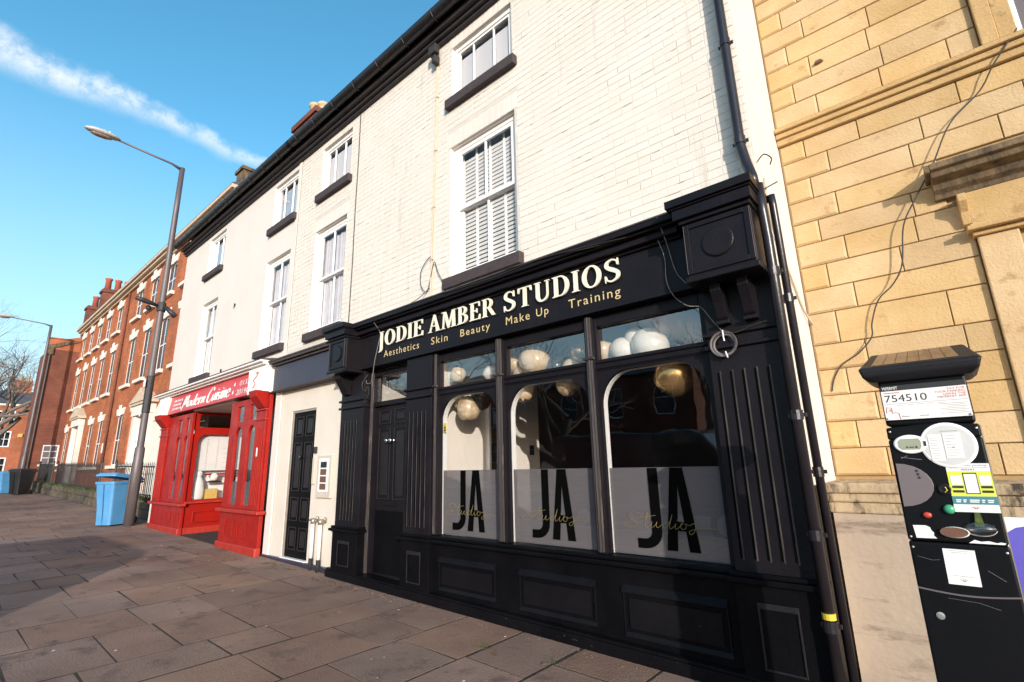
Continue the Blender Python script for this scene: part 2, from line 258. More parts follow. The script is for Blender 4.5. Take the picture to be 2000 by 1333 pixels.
# ---------------------------------------------------------------- helpers
class MB:
    def __init__(s): s.v = []; s.f = []
    def add(s, vs, fs):
        o = len(s.v); s.v += [tuple(p) for p in vs]; s.f += [tuple(i + o for i in q) for q in fs]; return s
    def box(s, x0, x1, y0, y1, z0, z1):
        if x0 > x1: x0, x1 = x1, x0
        if y0 > y1: y0, y1 = y1, y0
        if z0 > z1: z0, z1 = z1, z0
        return s.add([(x0, y0, z0), (x1, y0, z0), (x1, y1, z0), (x0, y1, z0), (x0, y0, z1), (x1, y0, z1), (x1, y1, z1), (x0, y1, z1)],
                     [(0, 3, 2, 1), (4, 5, 6, 7), (0, 1, 5, 4), (1, 2, 6, 5), (2, 3, 7, 6), (3, 0, 4, 7)])
    def prism(s, pts, a0, a1, axis='y'):
        """pts: outline in the other two axes (y: (x,z); x: (y,z); z: (x,y)), extruded along axis"""
        n = len(pts)
        mk = {'y': lambda p, a: (p[0], a, p[1]), 'x': lambda p, a: (a, p[0], p[1]), 'z': lambda p, a: (p[0], p[1], a)}[axis]
        vs = [mk(p, a0) for p in pts] + [mk(p, a1) for p in pts]
        return s.add(vs, [tuple(range(n)), tuple(range(2 * n - 1, n - 1, -1))] + [(i, i + n, (i + 1) % n + n, (i + 1) % n) for i in range(n)])
    def strip(s, A, B, y0, y1, closed=False, mk=None):
        """band between outlines A and B (lists of (x,z)), thickness y0..y1"""
        n = len(A); mk = mk or (lambda p, y: (p[0], y, p[1]))
        vs = [mk(p, y0) for p in A] + [mk(p, y0) for p in B] + [mk(p, y1) for p in A] + [mk(p, y1) for p in B]
        fs = []
        for i in range(n if closed else n - 1):
            j = (i + 1) % n
            fs += [(i, j, n + j, n + i), (2 * n + i, 3 * n + i, 3 * n + j, 2 * n + j), (i, 2 * n + i, 2 * n + j, j), (n + i, n + j, 3 * n + j, 3 * n + i)]
        if not closed: fs += [(0, n, 3 * n, 2 * n), (n - 1, 3 * n - 1, 4 * n - 1, 2 * n - 1)]
        return s.add(vs, fs)
    def tube(s, path, r, seg=8, cap=True):
        P = [Vector(p) for p in path]; n = len(P); rr = r if isinstance(r, (list, tuple)) else [r] * n
        vs, fs = [], []; prev = None
        for i in range(n):
            t = (P[min(i + 1, n - 1)] - P[max(i - 1, 0)])
            t = t.normalized() if t.length > 1e-9 else Vector((0, 0, 1))
            a = prev if prev is not None else (Vector((0, 0, 1)) if abs(t.z) < .9 else Vector((1, 0, 0)))
            a = a - t * a.dot(t)
            if a.length < 1e-6: a = Vector((1, 0, 0)) - t * t.x
            a.normalize(); prev = a; b = t.cross(a)
            for k in range(seg):
                q = 2 * math.pi * k / seg
                vs.append(P[i] + (a * math.cos(q) + b * math.sin(q)) * rr[i])
        for i in range(n - 1):
            for k in range(seg):
                k2 = (k + 1) % seg; fs.append((i * seg + k, i * seg + k2, (i + 1) * seg + k2, (i + 1) * seg + k))
        if cap: fs += [tuple(range(seg - 1, -1, -1)), tuple(range((n - 1) * seg, n * seg))]
        return s.add(vs, fs)
    def lathe(s, prof, c, axis='z', seg=16, sx=1.0, sy=1.0):
        """prof: (radius, height) from bottom to top about point c"""
        c = Vector(c); vs, fs = [], []
        mk = {'z': lambda r, h, q: (r * math.cos(q) * sx, r * math.sin(q) * sy, h), 'y': lambda r, h, q: (r * math.cos(q) * sx, h, r * math.sin(q) * sy), 'x': lambda r, h, q: (h, r * math.cos(q) * sx, r * math.sin(q) * sy)}[axis]
        for (r, h) in prof:
            for k in range(seg): vs.append(c + Vector(mk(r, h, 2 * math.pi * k / seg)))
        n = len(prof)
        for i in range(n - 1):
            for k in range(seg):
                k2 = (k + 1) % seg; fs.append((i * seg + k, i * seg + k2, (i + 1) * seg + k2, (i + 1) * seg + k))
        fs += [tuple(range(seg - 1, -1, -1)), tuple(range((n - 1) * seg, n * seg))]
        return s.add(vs, fs)
    def mesh(s, name):
        me = bpy.data.meshes.new(name); me.from_pydata(s.v, [], s.f); me.validate(); me.update()
        return me

def fixnormals(me):
    import bmesh
    b = bmesh.new(); b.from_mesh(me); bmesh.ops.recalc_face_normals(b, faces=b.faces); b.to_mesh(me); b.free()
def obj(name, mb, mat, parent=None, bevel=0.0, smooth=False, label=None, kind=None, me=None, fix=True):
    if me is None:
        me = mb.mesh(name)
        if fix: fixnormals(me)
    if mat is not None and not me.materials: me.materials.append(MT[mat] if isinstance(mat, str) else mat)
    if smooth:
        for p in me.polygons: p.use_smooth = True
    o = bpy.data.objects.new(name, me); COL.objects.link(o)
    if parent is not None:
        o.parent = parent
        if parent.type == 'EMPTY': o.location = -parent.location
    if bevel:
        b = o.modifiers.new('bevel', 'BEVEL'); b.width = bevel; b.segments = 2; b.limit_method = 'ANGLE'; b.angle_limit = R(40)
    if label: o['label'] = label
    if kind: o['kind'] = kind
    return o
def tag(o, label, cat, group=None):
    o['label'] = label; o['category'] = cat
    if group: o['group'] = group
    return o
def thing(name, label, cat, loc=(0, 0, 0), group=None):
    o = bpy.data.objects.new(name, None); COL.objects.link(o); o.location = loc; o.empty_display_size = .3
    return tag(o, label, cat, group)
def struct(o): o['kind'] = 'structure'; return o
def arc(cx, cz, r, a0, a1, n=12, rz=None):
    rz = r if rz is None else rz
    return [(cx + r * math.cos(R(a0 + (a1 - a0) * i / n)), cz + rz * math.sin(R(a0 + (a1 - a0) * i / n))) for i in range(n + 1)]
def gz(x): return -0.018 * min(max(x, -70), 40)
def catmull(P, n=6):
    P = [Vector(p) for p in P]; out = []
    for i in range(len(P) - 1):
        p0, p1, p2, p3 = P[max(i - 1, 0)], P[i], P[i + 1], P[min(i + 2, len(P) - 1)]
        for k in range(n):
            t = k / n
            out.append(.5 * ((2 * p1) + (p2 - p0) * t + (2 * p0 - 5 * p1 + 4 * p2 - p3) * t * t + (3 * p1 - p0 - 3 * p2 + p3) * t ** 3))
    out.append(P[-1]); return out
def wall_open(x0, x1, z0, z1, openings, y=0.0, depth=0.18, mk=None):
    """front sheet of a wall with rectangular openings and their reveals"""
    mk = mk or (lambda x, yy, z: (x, yy, z))
    xs = sorted({x0, x1, *[o[0] for o in openings], *[o[1] for o in openings]}); zs = sorted({z0, z1, *[o[2] for o in openings], *[o[3] for o in openings]})
    xs = [x for x in xs if x0 <= x <= x1]; zs = [z for z in zs if z0 <= z <= z1]
    mb = MB()
    for i in range(len(xs) - 1):
        for j in range(len(zs) - 1):
            cx, cz = (xs[i] + xs[i + 1]) / 2, (zs[j] + zs[j + 1]) / 2
            if any(o[0] < cx < o[1] and o[2] < cz < o[3] for o in openings): continue
            mb.add([mk(xs[i], y, zs[j]), mk(xs[i + 1], y, zs[j]), mk(xs[i + 1], y, zs[j + 1]), mk(xs[i], y, zs[j + 1])], [(0, 1, 2, 3)])
    for a, b, c, d in openings:
        for p, q in (((a, c), (a, d)), ((b, d), (b, c)), ((a, d), (b, d)), ((b, c), (a, c))):
            mb.add([mk(p[0], y, p[1]), mk(q[0], y, q[1]), mk(q[0], y + depth, q[1]), mk(p[0], y + depth, p[1])], [(0, 1, 2, 3)])
    return mb
def frame(mb, x0, x1, z0, z1, y0, y1, l, r=None, t=None, b=None):
    """four butted bars round an opening"""
    r = l if r is None else r; t = l if t is None else t; b = l if b is None else b
    mb.box(x0, x0 + l, y0, y1, z0, z1); mb.box(x1 - r, x1, y0, y1, z0, z1)
    mb.box(x0 + l, x1 - r, y0, y1, z1 - t, z1); mb.box(x0 + l, x1 - r, y0, y1, z0, z0 + b)
    return mb
def text_mesh(name, s, x0, x1, z0, z1, y, mat, parent, depth=0.002, track=1.0, shear=0.0, label=None, mk=None):
    """built-in lettering fitted into x0..x1, z0..z1 on a plane facing -y"""
    c = bpy.data.curves.new(name, 'FONT'); c.body = s; c.size = 1; c.space_character = track; c.extrude = 0.0; c.shear = shear; c.resolution_u = 3
    t = bpy.data.objects.new('tmp', c); me = bpy.data.meshes.new_from_object(t); bpy.data.objects.remove(t); bpy.data.curves.remove(c)
    vs = [v.co.copy() for v in me.vertices]
    ax, bx = min(v.x for v in vs), max(v.x for v in vs); az, bz = min(v.y for v in vs), max(v.y for v in vs)
    mk = mk or (lambda x, yy, z: (x, yy, z))
    for v, p in zip(me.vertices, vs):
        v.co = mk(x0 + (p.x - ax) / (bx - ax) * (x1 - x0), y, z0 + (p.y - az) / (bz - az) * (z1 - z0))
    me.materials.clear()
    o = obj(name, None, mat, parent, me=me, label=label)
    return o

# ================================================================ SETTING
def gstrip(xs, y0, y1, dz):
    mb = MB(); vs = []; fs = []
    for x in xs: vs += [(x, y0, gz(x) + dz), (x, y1, gz(x) + dz)]
    for i in range(len(xs) - 1): fs.append((2 * i, 2 * i + 2, 2 * i + 3, 2 * i + 1))
    return mb.add(vs, fs)
GX = [-900, -70, 40, 900]
struct(obj('ground', gstrip(GX, -900, 900, -.16), 'ground'))
struct(obj('road', gstrip([-300, -70, 40, 300], -14.0, -5.75, -.12), 'asphalt'))
pave = struct(obj('pavement', gstrip([-80, -70, 40, 60], -5.6, 1.0, -.0004), 'joint'))
kerb = struct(obj('kerb', MB(), 'kerb'))
def kerbstone(x0, x1, y0, y1):
    mb = MB(); za, zb = gz(x0), gz(x1)
    return mb.add([(x0, y0, za - .16), (x1, y0, zb - .16), (x1, y1, zb - .16), (x0, y1, za - .16), (x0, y0, za), (x1, y0, zb), (x1, y1, zb), (x0, y1, za)],
                  [(0, 3, 2, 1), (4, 5, 6, 7), (0, 1, 5, 4), (1, 2, 6, 5), (2, 3, 7, 6), (3, 0, 4, 7)])
for i in range(60):
    x = 6 - i * .92
    obj('kerb_stone', kerbstone(x - .905, x, -5.76, -5.61), 'kerb', kerb, bevel=.012)
struct(obj('far_pavement', gstrip([-120, -70, 40, 60], -17.5, -14.0, -.0), 'slab_far'))

# paving stones: courses run straight out from the facade
rng = random.Random(11)
bounds = [-2.43, -3.02, -3.70, -4.42, -4.95, -5.82, -6.58, -7.52, -8.36]
xs = list(bounds)
while xs[-1] > -62: xs.append(xs[-1] - rng.uniform(.55, .88))
front = [-1.78, -1.2, -.52, .15, .8, 1.5, 2.2, 2.9, 3.6]
xs = sorted(set(xs + front), reverse=True)
def ywall(x):
    if x > -.735: return .48
    if x > -8.4: return -.02
    if x > -14.4: return -.10
    if x > -37.5: return .22
    return -.1
slabs = []
for i in range(len(xs) - 1):
    xb, xa = xs[i], xs[i + 1]; yt = ywall((xa + xb) / 2); y = yt
    first = True
    while y > -5.58:
        L = rng.uniform(.42, .98)
        if first: L *= rng.uniform(.5, 1.0); first = False
        yn = max(y - L, -5.6)
        if yn - (-5.6) < .25: yn = -5.6
        slabs.append((xa, xb, yn, y)); y = yn
def slab_geo(mb, s, j=.016):
    xa, xb, ya, yb = s; g = .0065; bz = rng.uniform(.0008, .0020); tx, ty = rng.uniform(-.0010, .0010), rng.uniform(-.0010, .0010)
    jit = lambda: rng.uniform(-j, j) * .55
    h = rng.choice((.009, .012, .012, .015)); c = [(xa + h + jit(), ya + g + jit()), (xb - h + jit(), ya + g + jit()), (xb - h + jit(), yb - g + jit()), (xa + h + jit(), yb - g + jit())]
    cx, cy = (xa + xb) / 2, (ya + yb) / 2
    zt = lambda x, y: gz(x) + bz + tx * (x - cx) + ty * (y - cy)
    vs = [(x, y, gz(x) - .02) for x, y in c] + [(x, y, zt(x, y) - .0004) for x, y in c]
    inn = [(x + (cx - x) / abs(cx - x) * .002, y + (cy - y) / abs(cy - y) * .002) for x, y in c]
    vs += [(x, y, zt(x, y)) for x, y in inn]
    fs = [(8, 9, 10, 11)] + [(a, (a + 1) % 4, (a + 1) % 4 + 4, a + 4) for a in range(4)] + [(a + 4, (a + 1) % 4 + 4, (a + 1) % 4 + 8, a + 8) for a in range(4)]
    mb.add(vs, fs)
def shown(s):
    cx, cy = (s[0] + s[1]) / 2, (s[2] + s[3]) / 2; d = Vector((cx, cy, gz(cx))) - CAM
    z = d.dot(_f)
    if z < .3: return 0
    px, py = d.dot(_r2) / z * 968 + 1000, -d.dot(_u2) / z * 968 + 666
    if px < -160 or px > 2100 or py > 1500: return 0
    return (s[1] - s[0]) * (s[3] - s[2]) / (d.length ** 3)
order = sorted(slabs, key=shown, reverse=True)
for s in order[:290]:
    mb = MB(); slab_geo(mb, s); obj('paving_stone', mb, 'slab', pave, fix=False)
mb = MB()
for s in order[290:]: slab_geo(mb, s)
obj('paving_stones', mb, 'slab_far', pave, kind='stuff', fix=False)
# swept-up sandy grit against the walls, with dead leaves
mb = MB()
for i in range(1300):
    x = -9.2 + abs(rng.gauss(0, 3.2)) if i < 900 else rng.uniform(-14.5, -9.6)
    if -8.3 < x < -5.0 and rng.random() < .35: pass
    w = abs(rng.gauss(0, .07)); y = (-.16 if x > -6.35 else (-.05 if x > -8.25 else -.18)) - w
    r = rng.uniform(.002, .007); z = gz(x)
    if x > -1.0: continue
    mb.add([(x - r, y - r, z), (x + r, y - r * .6, z), (x + r * .7, y + r, z), (x - r * .8, y + r, z), (x, y, z + r * 1.3)], [(0, 1, 4), (1, 2, 4), (2, 3, 4), (3, 0, 4)])
o = obj('grit', mb, 'grit', fix=False); o['kind'] = 'stuff'; o['label'] = 'sandy grit swept against the foot of the shopfronts'
mb = MB()
for (cx, cy, n, sp) in ((-6.15, -.30, 12, .16), (-5.6, -.32, 6, .2), (-8.9, -.5, 10, .3), (-4.9, -.7, 3, .3), (-7.2, -.25, 6, .3), (-11, -1.2, 4, .9), (-6.5, -1.6, 4, .8), (-3.0, -.6, 3, .4)):
    for k in range(n):
        x, y = cx + rng.gauss(0, sp), min(cy + rng.gauss(0, sp * .3), -.2); r = rng.uniform(.012, .034); a = rng.uniform(0, 6.3); z = gz(x) + .006
        u, v = math.cos(a) * r, math.sin(a) * r
        mb.add([(x - u, y - v, z), (x - v * .5, y + u * .5, z + r * rng.uniform(.1, .6)), (x + u, y + v, z + .004), (x + v * .5, y - u * .5, z + r * rng.uniform(.1, .6))], [(0, 1, 2), (0, 2, 3)])
o = obj('fallen_leaves', mb, 'deadleaf', fix=False); o['kind'] = 'stuff'; o['label'] = 'brown fallen leaves scattered along the wall foot'
mb = MB()
for (cx, cy, n, sp) in ((-3.02, -.58, 26, .05), (-8.95, -.42, 30, .16), (-14.2, -.35, 60, .25), (-2.45, -.5, 10, .04)):
    for k in range(n):
        x, y = cx + rng.gauss(0, sp), cy + rng.gauss(0, sp * .5); h = rng.uniform(.02, .06); a = rng.uniform(0, 6.3); z = gz(x) - .004
        mb.add([(x, y, z), (x + .006 * math.cos(a + 1.5), y + .006 * math.sin(a + 1.5), z), (x + h * .7 * math.cos(a), y + h * .7 * math.sin(a), z + h)], [(0, 1, 2)])
o = obj('weeds', mb, 'moss', fix=False); o['kind'] = 'stuff'; o['label'] = 'small green weeds growing in the paving joints'

# ---------------------------------------------------------------- windows
def sash(house, x0, x1, z0, z1, kind, label=None, y=0.0, bars=1, sill_h=.13, sill=True, gl='glass_up'):
    """white box sash window in an opening; kind: shutter, net, blind"""
    w = MB(); t = .004; yb = y; rec = .045 if kind == 'blind' else .065; y = yb + rec - .12; cs = .055 if kind == 'blind' else .075
    # lining on the reveal
    w.box(x0 + .002, x0 + t, yb + .003, y + .12, z0, z1); w.box(x1 - t, x1 - .002, yb + .003, y + .12, z0, z1); w.box(x0 + t, x1 - t, yb + .03, y + .12, z1 - t, z1 - .001)
    frame(w, x0 + .002, x1 - .002, z0 + .002, z1 - .002, y + .12, y + .20, cs, cs, .06, .045)
    wo = obj('window', w, 'white_paint', house, bevel=.004, label=label)
    a, b, c, d = x0 + cs + .002, x1 - cs - .002, z0 + .047, z1 - .062
    if kind == 'blind':
        s = MB(); frame(s, a, b, c, d, y + .135, y + .17, .035); n = 2
        for k in range(1, n + 1): s.box(a + (b - a) * (k / 3 + (-.03 if k == 1 else .02)) - .008, a + (b - a) * (k / 3 + (-.03 if k == 1 else .02)) + .008, y + .137, y + .166, c + .035, d - .035)
        obj('sash', s, 'white_clean', wo, bevel=.003)
        obj('pane', MB().add([(a, y + .152, c), (b, y + .152, c), (b, y + .152, d), (a, y + .152, d)], [(0, 1, 2, 3)]), gl, wo)
        h = c + .02; me = None
        while h < d - (d - c) * .12:
            if me is None:
                me = MB().add([(a, -.006, .0145), (b, -.006, .0145), (b, .006, -.0145), (a, .006, -.0145), (a, -.005, .0155), (b, -.005, .0155), (b, .007, -.0135), (a, .007, -.0135)], [(0, 1, 2, 3), (4, 7, 6, 5), (0, 4, 5, 1), (2, 6, 7, 3)]).mesh('slat')
            o = obj('slat', None, 'blind', wo, me=me); o.location = (0, y + .188, h); h += .036
        obj('blind_head', MB().box(a, b, y + .178, y + .205, d - .03, d), 'blind', wo)
    else:
        mid = c + (d - c) * .525
        s = MB(); frame(s, a, b, mid - .02, d, y + .128, y + .160, .045, .045, .05, .042)
        if bars: s.box((a + b) / 2 - .011, (a + b) / 2 + .011, y + .130, y + .157, mid + .022, d - .05)
        obj('upper_sash', s, 'white_clean', wo, bevel=.003)
        s = MB(); frame(s, a, b, c, mid + .018, y + .165, y + .195, .045, .045, .04, .07)
        if bars: s.box((a + b) / 2 - .011, (a + b) / 2 + .011, y + .167, y + .192, c + .07, mid - .022)
        obj('lower_sash', s, 'white_clean', wo, bevel=.003)
        for (za, zb, yy) in ((mid, d - .02, .144), (c + .03, mid, .180)):
            obj('pane', MB().add([(a + .02, y + yy, za), (b - .02, y + yy, za), (b - .02, y + yy, zb), (a + .02, y + yy, zb)], [(0, 1, 2, 3)]), 'glass_up', wo)
        hn = MB(); hn.tube([(x0 + .06, y + .13, mid), (x0 + .06, y + .10, mid), (x0 + .05, y + .09, mid - .02)], .006, 5); obj('sash_horn', hn, 'white_clean', wo)
        if kind == 'shutter':
            st = MB(); cols = 4; cw = (b - a) / cols
            for k in range(cols + 1): st.box(a + k * cw - .014, a + k * cw + .014, y + .212, y + .228, c, d)
            obj('shutter_stile', st, 'white_clean', wo)
            for k in range(cols):
                u0, u1 = a + k * cw + .016, a + (k + 1) * cw - .016; me = None; h = c + .03
                while h < d - .09:
                    if me is None:
                        me = MB().add([(u0, -.008, .013), (u1, -.008, .013), (u1, .008, -.013), (u0, .008, -.013), (u0, -.005, .016), (u1, -.005, .016), (u1, .011, -.010), (u0, .011, -.010)], [(0, 1, 2, 3), (4, 7, 6, 5), (0, 4, 5, 1), (2, 6, 7, 3), (1, 5, 6, 2), (3, 7, 4, 0)]).mesh('slat')
                    o = obj('slat', None, 'white_clean', wo, me=me); o.location = (0, y + .219, h); h += .052
        else:
            cu = MB(); n = 36; za, zb = c, d - (d - c) * .04
            for k in range(n):
                q0, q1 = k / n, (k + 1) / n
                wv = lambda q: y + .222 + .009 * math.sin(q * 40) + .006 * math.sin(q * 93 + 1)
                ca, cw_ = a - .06, b - a + .12
                cu.add([(ca + cw_ * q0, wv(q0), za), (ca + cw_ * q1, wv(q1), za), (ca + cw_ * q1, wv(q1), zb), (ca + cw_ * q0, wv(q0), zb)], [(0, 1, 2, 3)])
            obj('curtain', cu, 'curtain', wo, smooth=True, fix=False)
    if sill:
        obj('sill', MB().box(x0 - .06, x1 + .07, yb - .075, yb + rec + .02, z0 - sill_h, z0 + .001), 'sill', wo, bevel=.008)
    return wo

# ---------------------------------------------------------------- the painted brick house over the black shop
EAVE = 7.10
hb = thing('painted_brick_house', 'cream painted brick house above the black shopfront, with white sash windows', 'house', (-4.4, 0, .08))
opA = (-4.09, -3.06, 6.00, 6.82); opB = (-4.11, -3.05, 3.56, 5.32); opC = (-7.40, -6.48, 5.96, 6.86); opD = (-7.47, -6.50, 3.53, 5.31)
ND = (-7.79, -7.03, .17, 2.33)                       # narrow door
XL, XR = -8.16, -.735
obj('wall', wall_open(XL, XR, 3.2, EAVE, [opA, opB, opC, opD], 0.0, .2), 'cream_joint', hb)
obj('entrance_wall', wall_open(-8.34, -6.2, .0, 2.75, [ND], 0.0, .12), 'cream_low', hb)
obj('side_wall', MB().box(XR - .30, XR, .004, 1.045, -.1, 8.2).box(XR - .30, XR, 1.045, 6, -.1, 8.2).prism([(0.004, 8.2), (6, 8.2), (3.0, 9.9)], XR - .30, XR, 'x'), 'cream_brick', hb)
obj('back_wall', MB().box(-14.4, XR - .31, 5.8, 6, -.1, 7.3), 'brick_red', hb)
obj('floor_slab', MB().box(-14.3, XR - .31, .205, 5.78, 3.28, 3.40).box(-14.3, XR - .31, .205, 5.78, 5.45, 5.6).box(-14.3, XR - .31, .205, 5.78, 7.0, 7.06), 'interior_white', hb)
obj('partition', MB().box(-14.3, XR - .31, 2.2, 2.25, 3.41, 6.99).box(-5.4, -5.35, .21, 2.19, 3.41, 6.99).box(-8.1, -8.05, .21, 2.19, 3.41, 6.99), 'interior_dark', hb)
sash(hb, *opA, 'blind', 'top floor window with a venetian blind, under the cable box', sill_h=.13)
sash(hb, *opB, 'shutter', 'first floor sash window with white louvred shutters', sill_h=.13)
sash(hb, *opC, 'blind', sill_h=.13)
sash(hb, *opD, 'net', sill_h=.13)
# painted bricks
rb = random.Random(3)
from mathutils import noise as mnoise
BW, BH = .228, .0745; bricks = []
row = 0; z = 3.36
def clear(x0, x1, z0, z1):
    for o in (opA, opB, opC, opD):
        if x1 > o[0] - .004 and x0 < o[1] + .004 and z1 > o[2] - .004 and z0 < o[3] + .004: return False
        # flat arch of tall bricks over each window
        if x1 > o[0] - .05 and x0 < o[1] + .05 and z1 > o[3] - .004 and z0 < o[3] + .21: return False
        if x1 > o[0] - .105 and x0 < o[1] + .025 and z1 > o[2] - .18 and z0 < o[2]: return False
    return True
def fit(x0, x1, z0, z1):
    """clip a brick against openings sideways"""
    out = [(x0, x1)]
    for o in (opA, opB, opC, opD):
        for lo, hi, za, zb in ((o[0] - .005, o[1] + .005, o[2], o[3]), (o[0] - .052, o[1] + .052, o[3], o[3] + .22), (o[0] - .064, o[1] + .074, o[2] - .108, o[2])):
            if z1 > za + .002 and z0 < zb - .002:
                nx = []
                for a, b in out:
                    if b <= lo or a >= hi: nx.append((a, b)); continue
                    if a < lo: nx.append((a, lo))
                    if b > hi: nx.append((hi, b))
                out = nx
    return [(a, b) for a, b in out if b - a > .03]
while z < EAVE - .02:
    x = XL + .012 - (BW / 2 if row % 2 else 0)
    k = 0
    while x < XR:
        w = BW if (row % 4) else BW / 2            # a header course every fourth
        a, b = max(x, XL + .012), min(x + w - .004, XR - .002)
        if b - a > .03:
            for q in fit(a, b, z, z + BH - .0075): bricks.append((q[0], q[1], z, min(z + BH - .0075, EAVE)))
        x += w
    row += 1; z += BH
for o in (opA, opB, opC, opD):
    n = 13; w = (o[1] - o[0] + .10) / n
    for k in range(n): bricks.append((o[0] - .05 + k * w + .004, o[0] - .05 + (k + 1) * w - .004, o[3] + .004, o[3] + .205))
def brick_geo(mb, x0, x1, z0, z1):
    nv = mnoise.noise(Vector((x0 * 1.4, z0 * 2.2, 3.3))) + .5 * mnoise.noise(Vector((x0 * 5, z0 * 7, 1.1)))
    p = max(.0012, .0027 + .0018 * nv + rb.uniform(-.0006, .001)); t = .0045; a = rb.uniform(-.0005, .0005); b = rb.uniform(-.0008, .0008)
    j = lambda: rb.uniform(-.0022, .0022)
    c = [(x0 + j(), z0 + j()), (x1 + j(), z0 + j()), (x1 + j(), z1 + j()), (x0 + j(), z1 + j())]
    cx, cz = (x0 + x1) / 2, (z0 + z1) / 2
    sg = lambda v: 1 if v > 0 else -1
    vs = [(x, .002, z) for x, z in c] + [(x, -p * .55, z) for x, z in c] + [(x + sg(cx - x) * t, -p + a * sg(x - cx) + b * sg(z - cz), z + sg(cz - z) * t) for x, z in c]
    mb.add(vs, [(8, 9, 10, 11)] + [(i, (i + 1) % 4, (i + 1) % 4 + 4, i + 4) for i in range(4)] + [(i + 4, (i + 1) % 4 + 4, (i + 1) % 4 + 8, i + 8) for i in range(4)])
bricks.sort(key=lambda q: (Vector(((q[0] + q[1]) / 2, 0, (q[2] + q[3]) / 2)) - CAM).length)
for q in bricks[:290]:
    mb = MB(); brick_geo(mb, *q); obj('brick', mb, 'cream_brick', hb, fix=False)
mb = MB()
for q in bricks[290:]: brick_geo(mb, *q)
obj('brickwork', mb, 'cream_brick', hb, kind='stuff', fix=False)
mb = MB()
for q in bricks:
    x0, x1, z0, z1 = q
    if z1 - z0 > .1: continue
    nv = mnoise.noise(Vector((x0 * .9 + 4, z0 * 1.1, 8.0)))
    if rb.random() < .07 + .22 * max(0, nv): a = rb.uniform(x0, x1 - .04); mb.box(a, min(a + rb.uniform(.04, .20), x1), -.0021, .0, z1 + .0012, z1 + .0012 + rb.uniform(.002, .0045))
    if rb.random() < .05: mb.box(x1 + .0005, x1 + .003, -.0019, .0, z0 + rb.uniform(0, .02), z1)
obj('cracked_joints', mb, 'crack', hb, kind='stuff', fix=False)
obj('cream_pier', MB().box(-7.0, -6.36, .122, .14, .1, 2.6), 'cream_low', hb)
obj('base_kerb', MB().box(-8.36, -6.31, -.055, -.002, .0, .185), 'navy', hb, bevel=.01)
# narrow panelled door
def panel_door(name, parent, x0, x1, z0, z1, y, mat, rows, label=None, pm=.0):
    d = MB(); d.box(x0, x1, y, y + .045, z0, z1); do = obj(name, d, mat, parent, label=label)
    wst = .085; cx = (x0 + x1) / 2
    for (a, b) in rows:
        za, zb = z0 + (z1 - z0) * a, z0 + (z1 - z0) * b
        for (u, v) in ((x0 + wst, cx - .035), (cx + .035, x1 - wst)):
            fr = MB()
            for (p, q, r, s) in ((u, u + .014, za, zb), (v - .014, v, za, zb), (u + .014, v - .014, za, za + .014), (u + .014, v - .014, zb - .014, zb)): fr.box(p, q, y - .013, y - .001, r, s)
            fr.box(u + .05, v - .05, y - .009, y - .001, za + .05, zb - .05)
            obj('panel', fr, 'edge_black', do, bevel=.004)
    return do
nd = panel_door('flat_door', hb, ND[0] + .035, ND[1] - .004, ND[2] + .03, ND[3] - .035, .030, 'black_low', ((.05, .20), (.24, .40), (.44, .78), (.82, .97)), 'narrow black six panelled flat door')
obj('knob', MB().lathe([(.012, 0), (.012, -.03), (.03, -.045), (.032, -.06), (.015, -.075)], (-7.40, .028, 1.62), 'y', 12), 'iron', nd, smooth=True)
fm = MB(); fm.box(ND[0] + .001, ND[0] + .033, .012, .115, ND[2], ND[3]); fm.box(ND[0] + .034, ND[1] - .001, .012, .115, ND[3] - .033, ND[3] - .001); obj('door_frame', fm, 'timber_grey', hb)
obj('door_step', MB().box(ND[0], ND[1], -.03, .13, .10, .198), 'white_paint', hb, bevel=.008)
# entry phone and bell panel
ip = obj('entry_panel', MB().box(-6.84, -6.45, -.035, -.001, 1.05, 1.62), 'beige', hb, bevel=.006, label='beige entry panel with four dark windows')
obj('panel_face', MB().box(-6.775, -6.515, -.042, -.0352, 1.13, 1.58), 'white_clean', ip, bevel=.004)
for k in range(4): obj('button', MB().box(-6.72, -6.56, -.048, -.0424, 1.455 - k * .098, 1.535 - k * .098), 'brown_slot' if k else 'ink', ip, bevel=.004)
obj('door_phone', MB().box(-6.99, -6.93, -.03, -.001, 1.23, 1.60), 'beige', hb, bevel=.006)
obj('key_safe', MB().box(-6.97, -6.92, -.04, -.001, 1.66, 1.75), 'ink', hb, bevel=.004)
# two white pipes with black shoes and brass unions
for x in (-6.80, -6.60):
    g = gz(x)
    p = obj('gas_pipe', MB().tube([(x, -.06, g + .14), (x, -.06, g + .60)], .024, 10), 'white_paint', hb, smooth=True)
    obj('pipe_shoe', MB().tube([(x, -.06, g - .01), (x, -.06, g + .15)], .028, 10), 'rubber', p, smooth=True)
    obj('union', MB().tube([(x, -.06, g + .59), (x, -.06, g + .66)], .032, 10).tube([(x - .10, -.055, g + .63), (x + .10, -.055, g + .63)], .014, 8).tube([(x + .095, -.055, g + .63), (x + .10, -.055, g + .69)], .013, 8), 'brass', p, smooth=True)
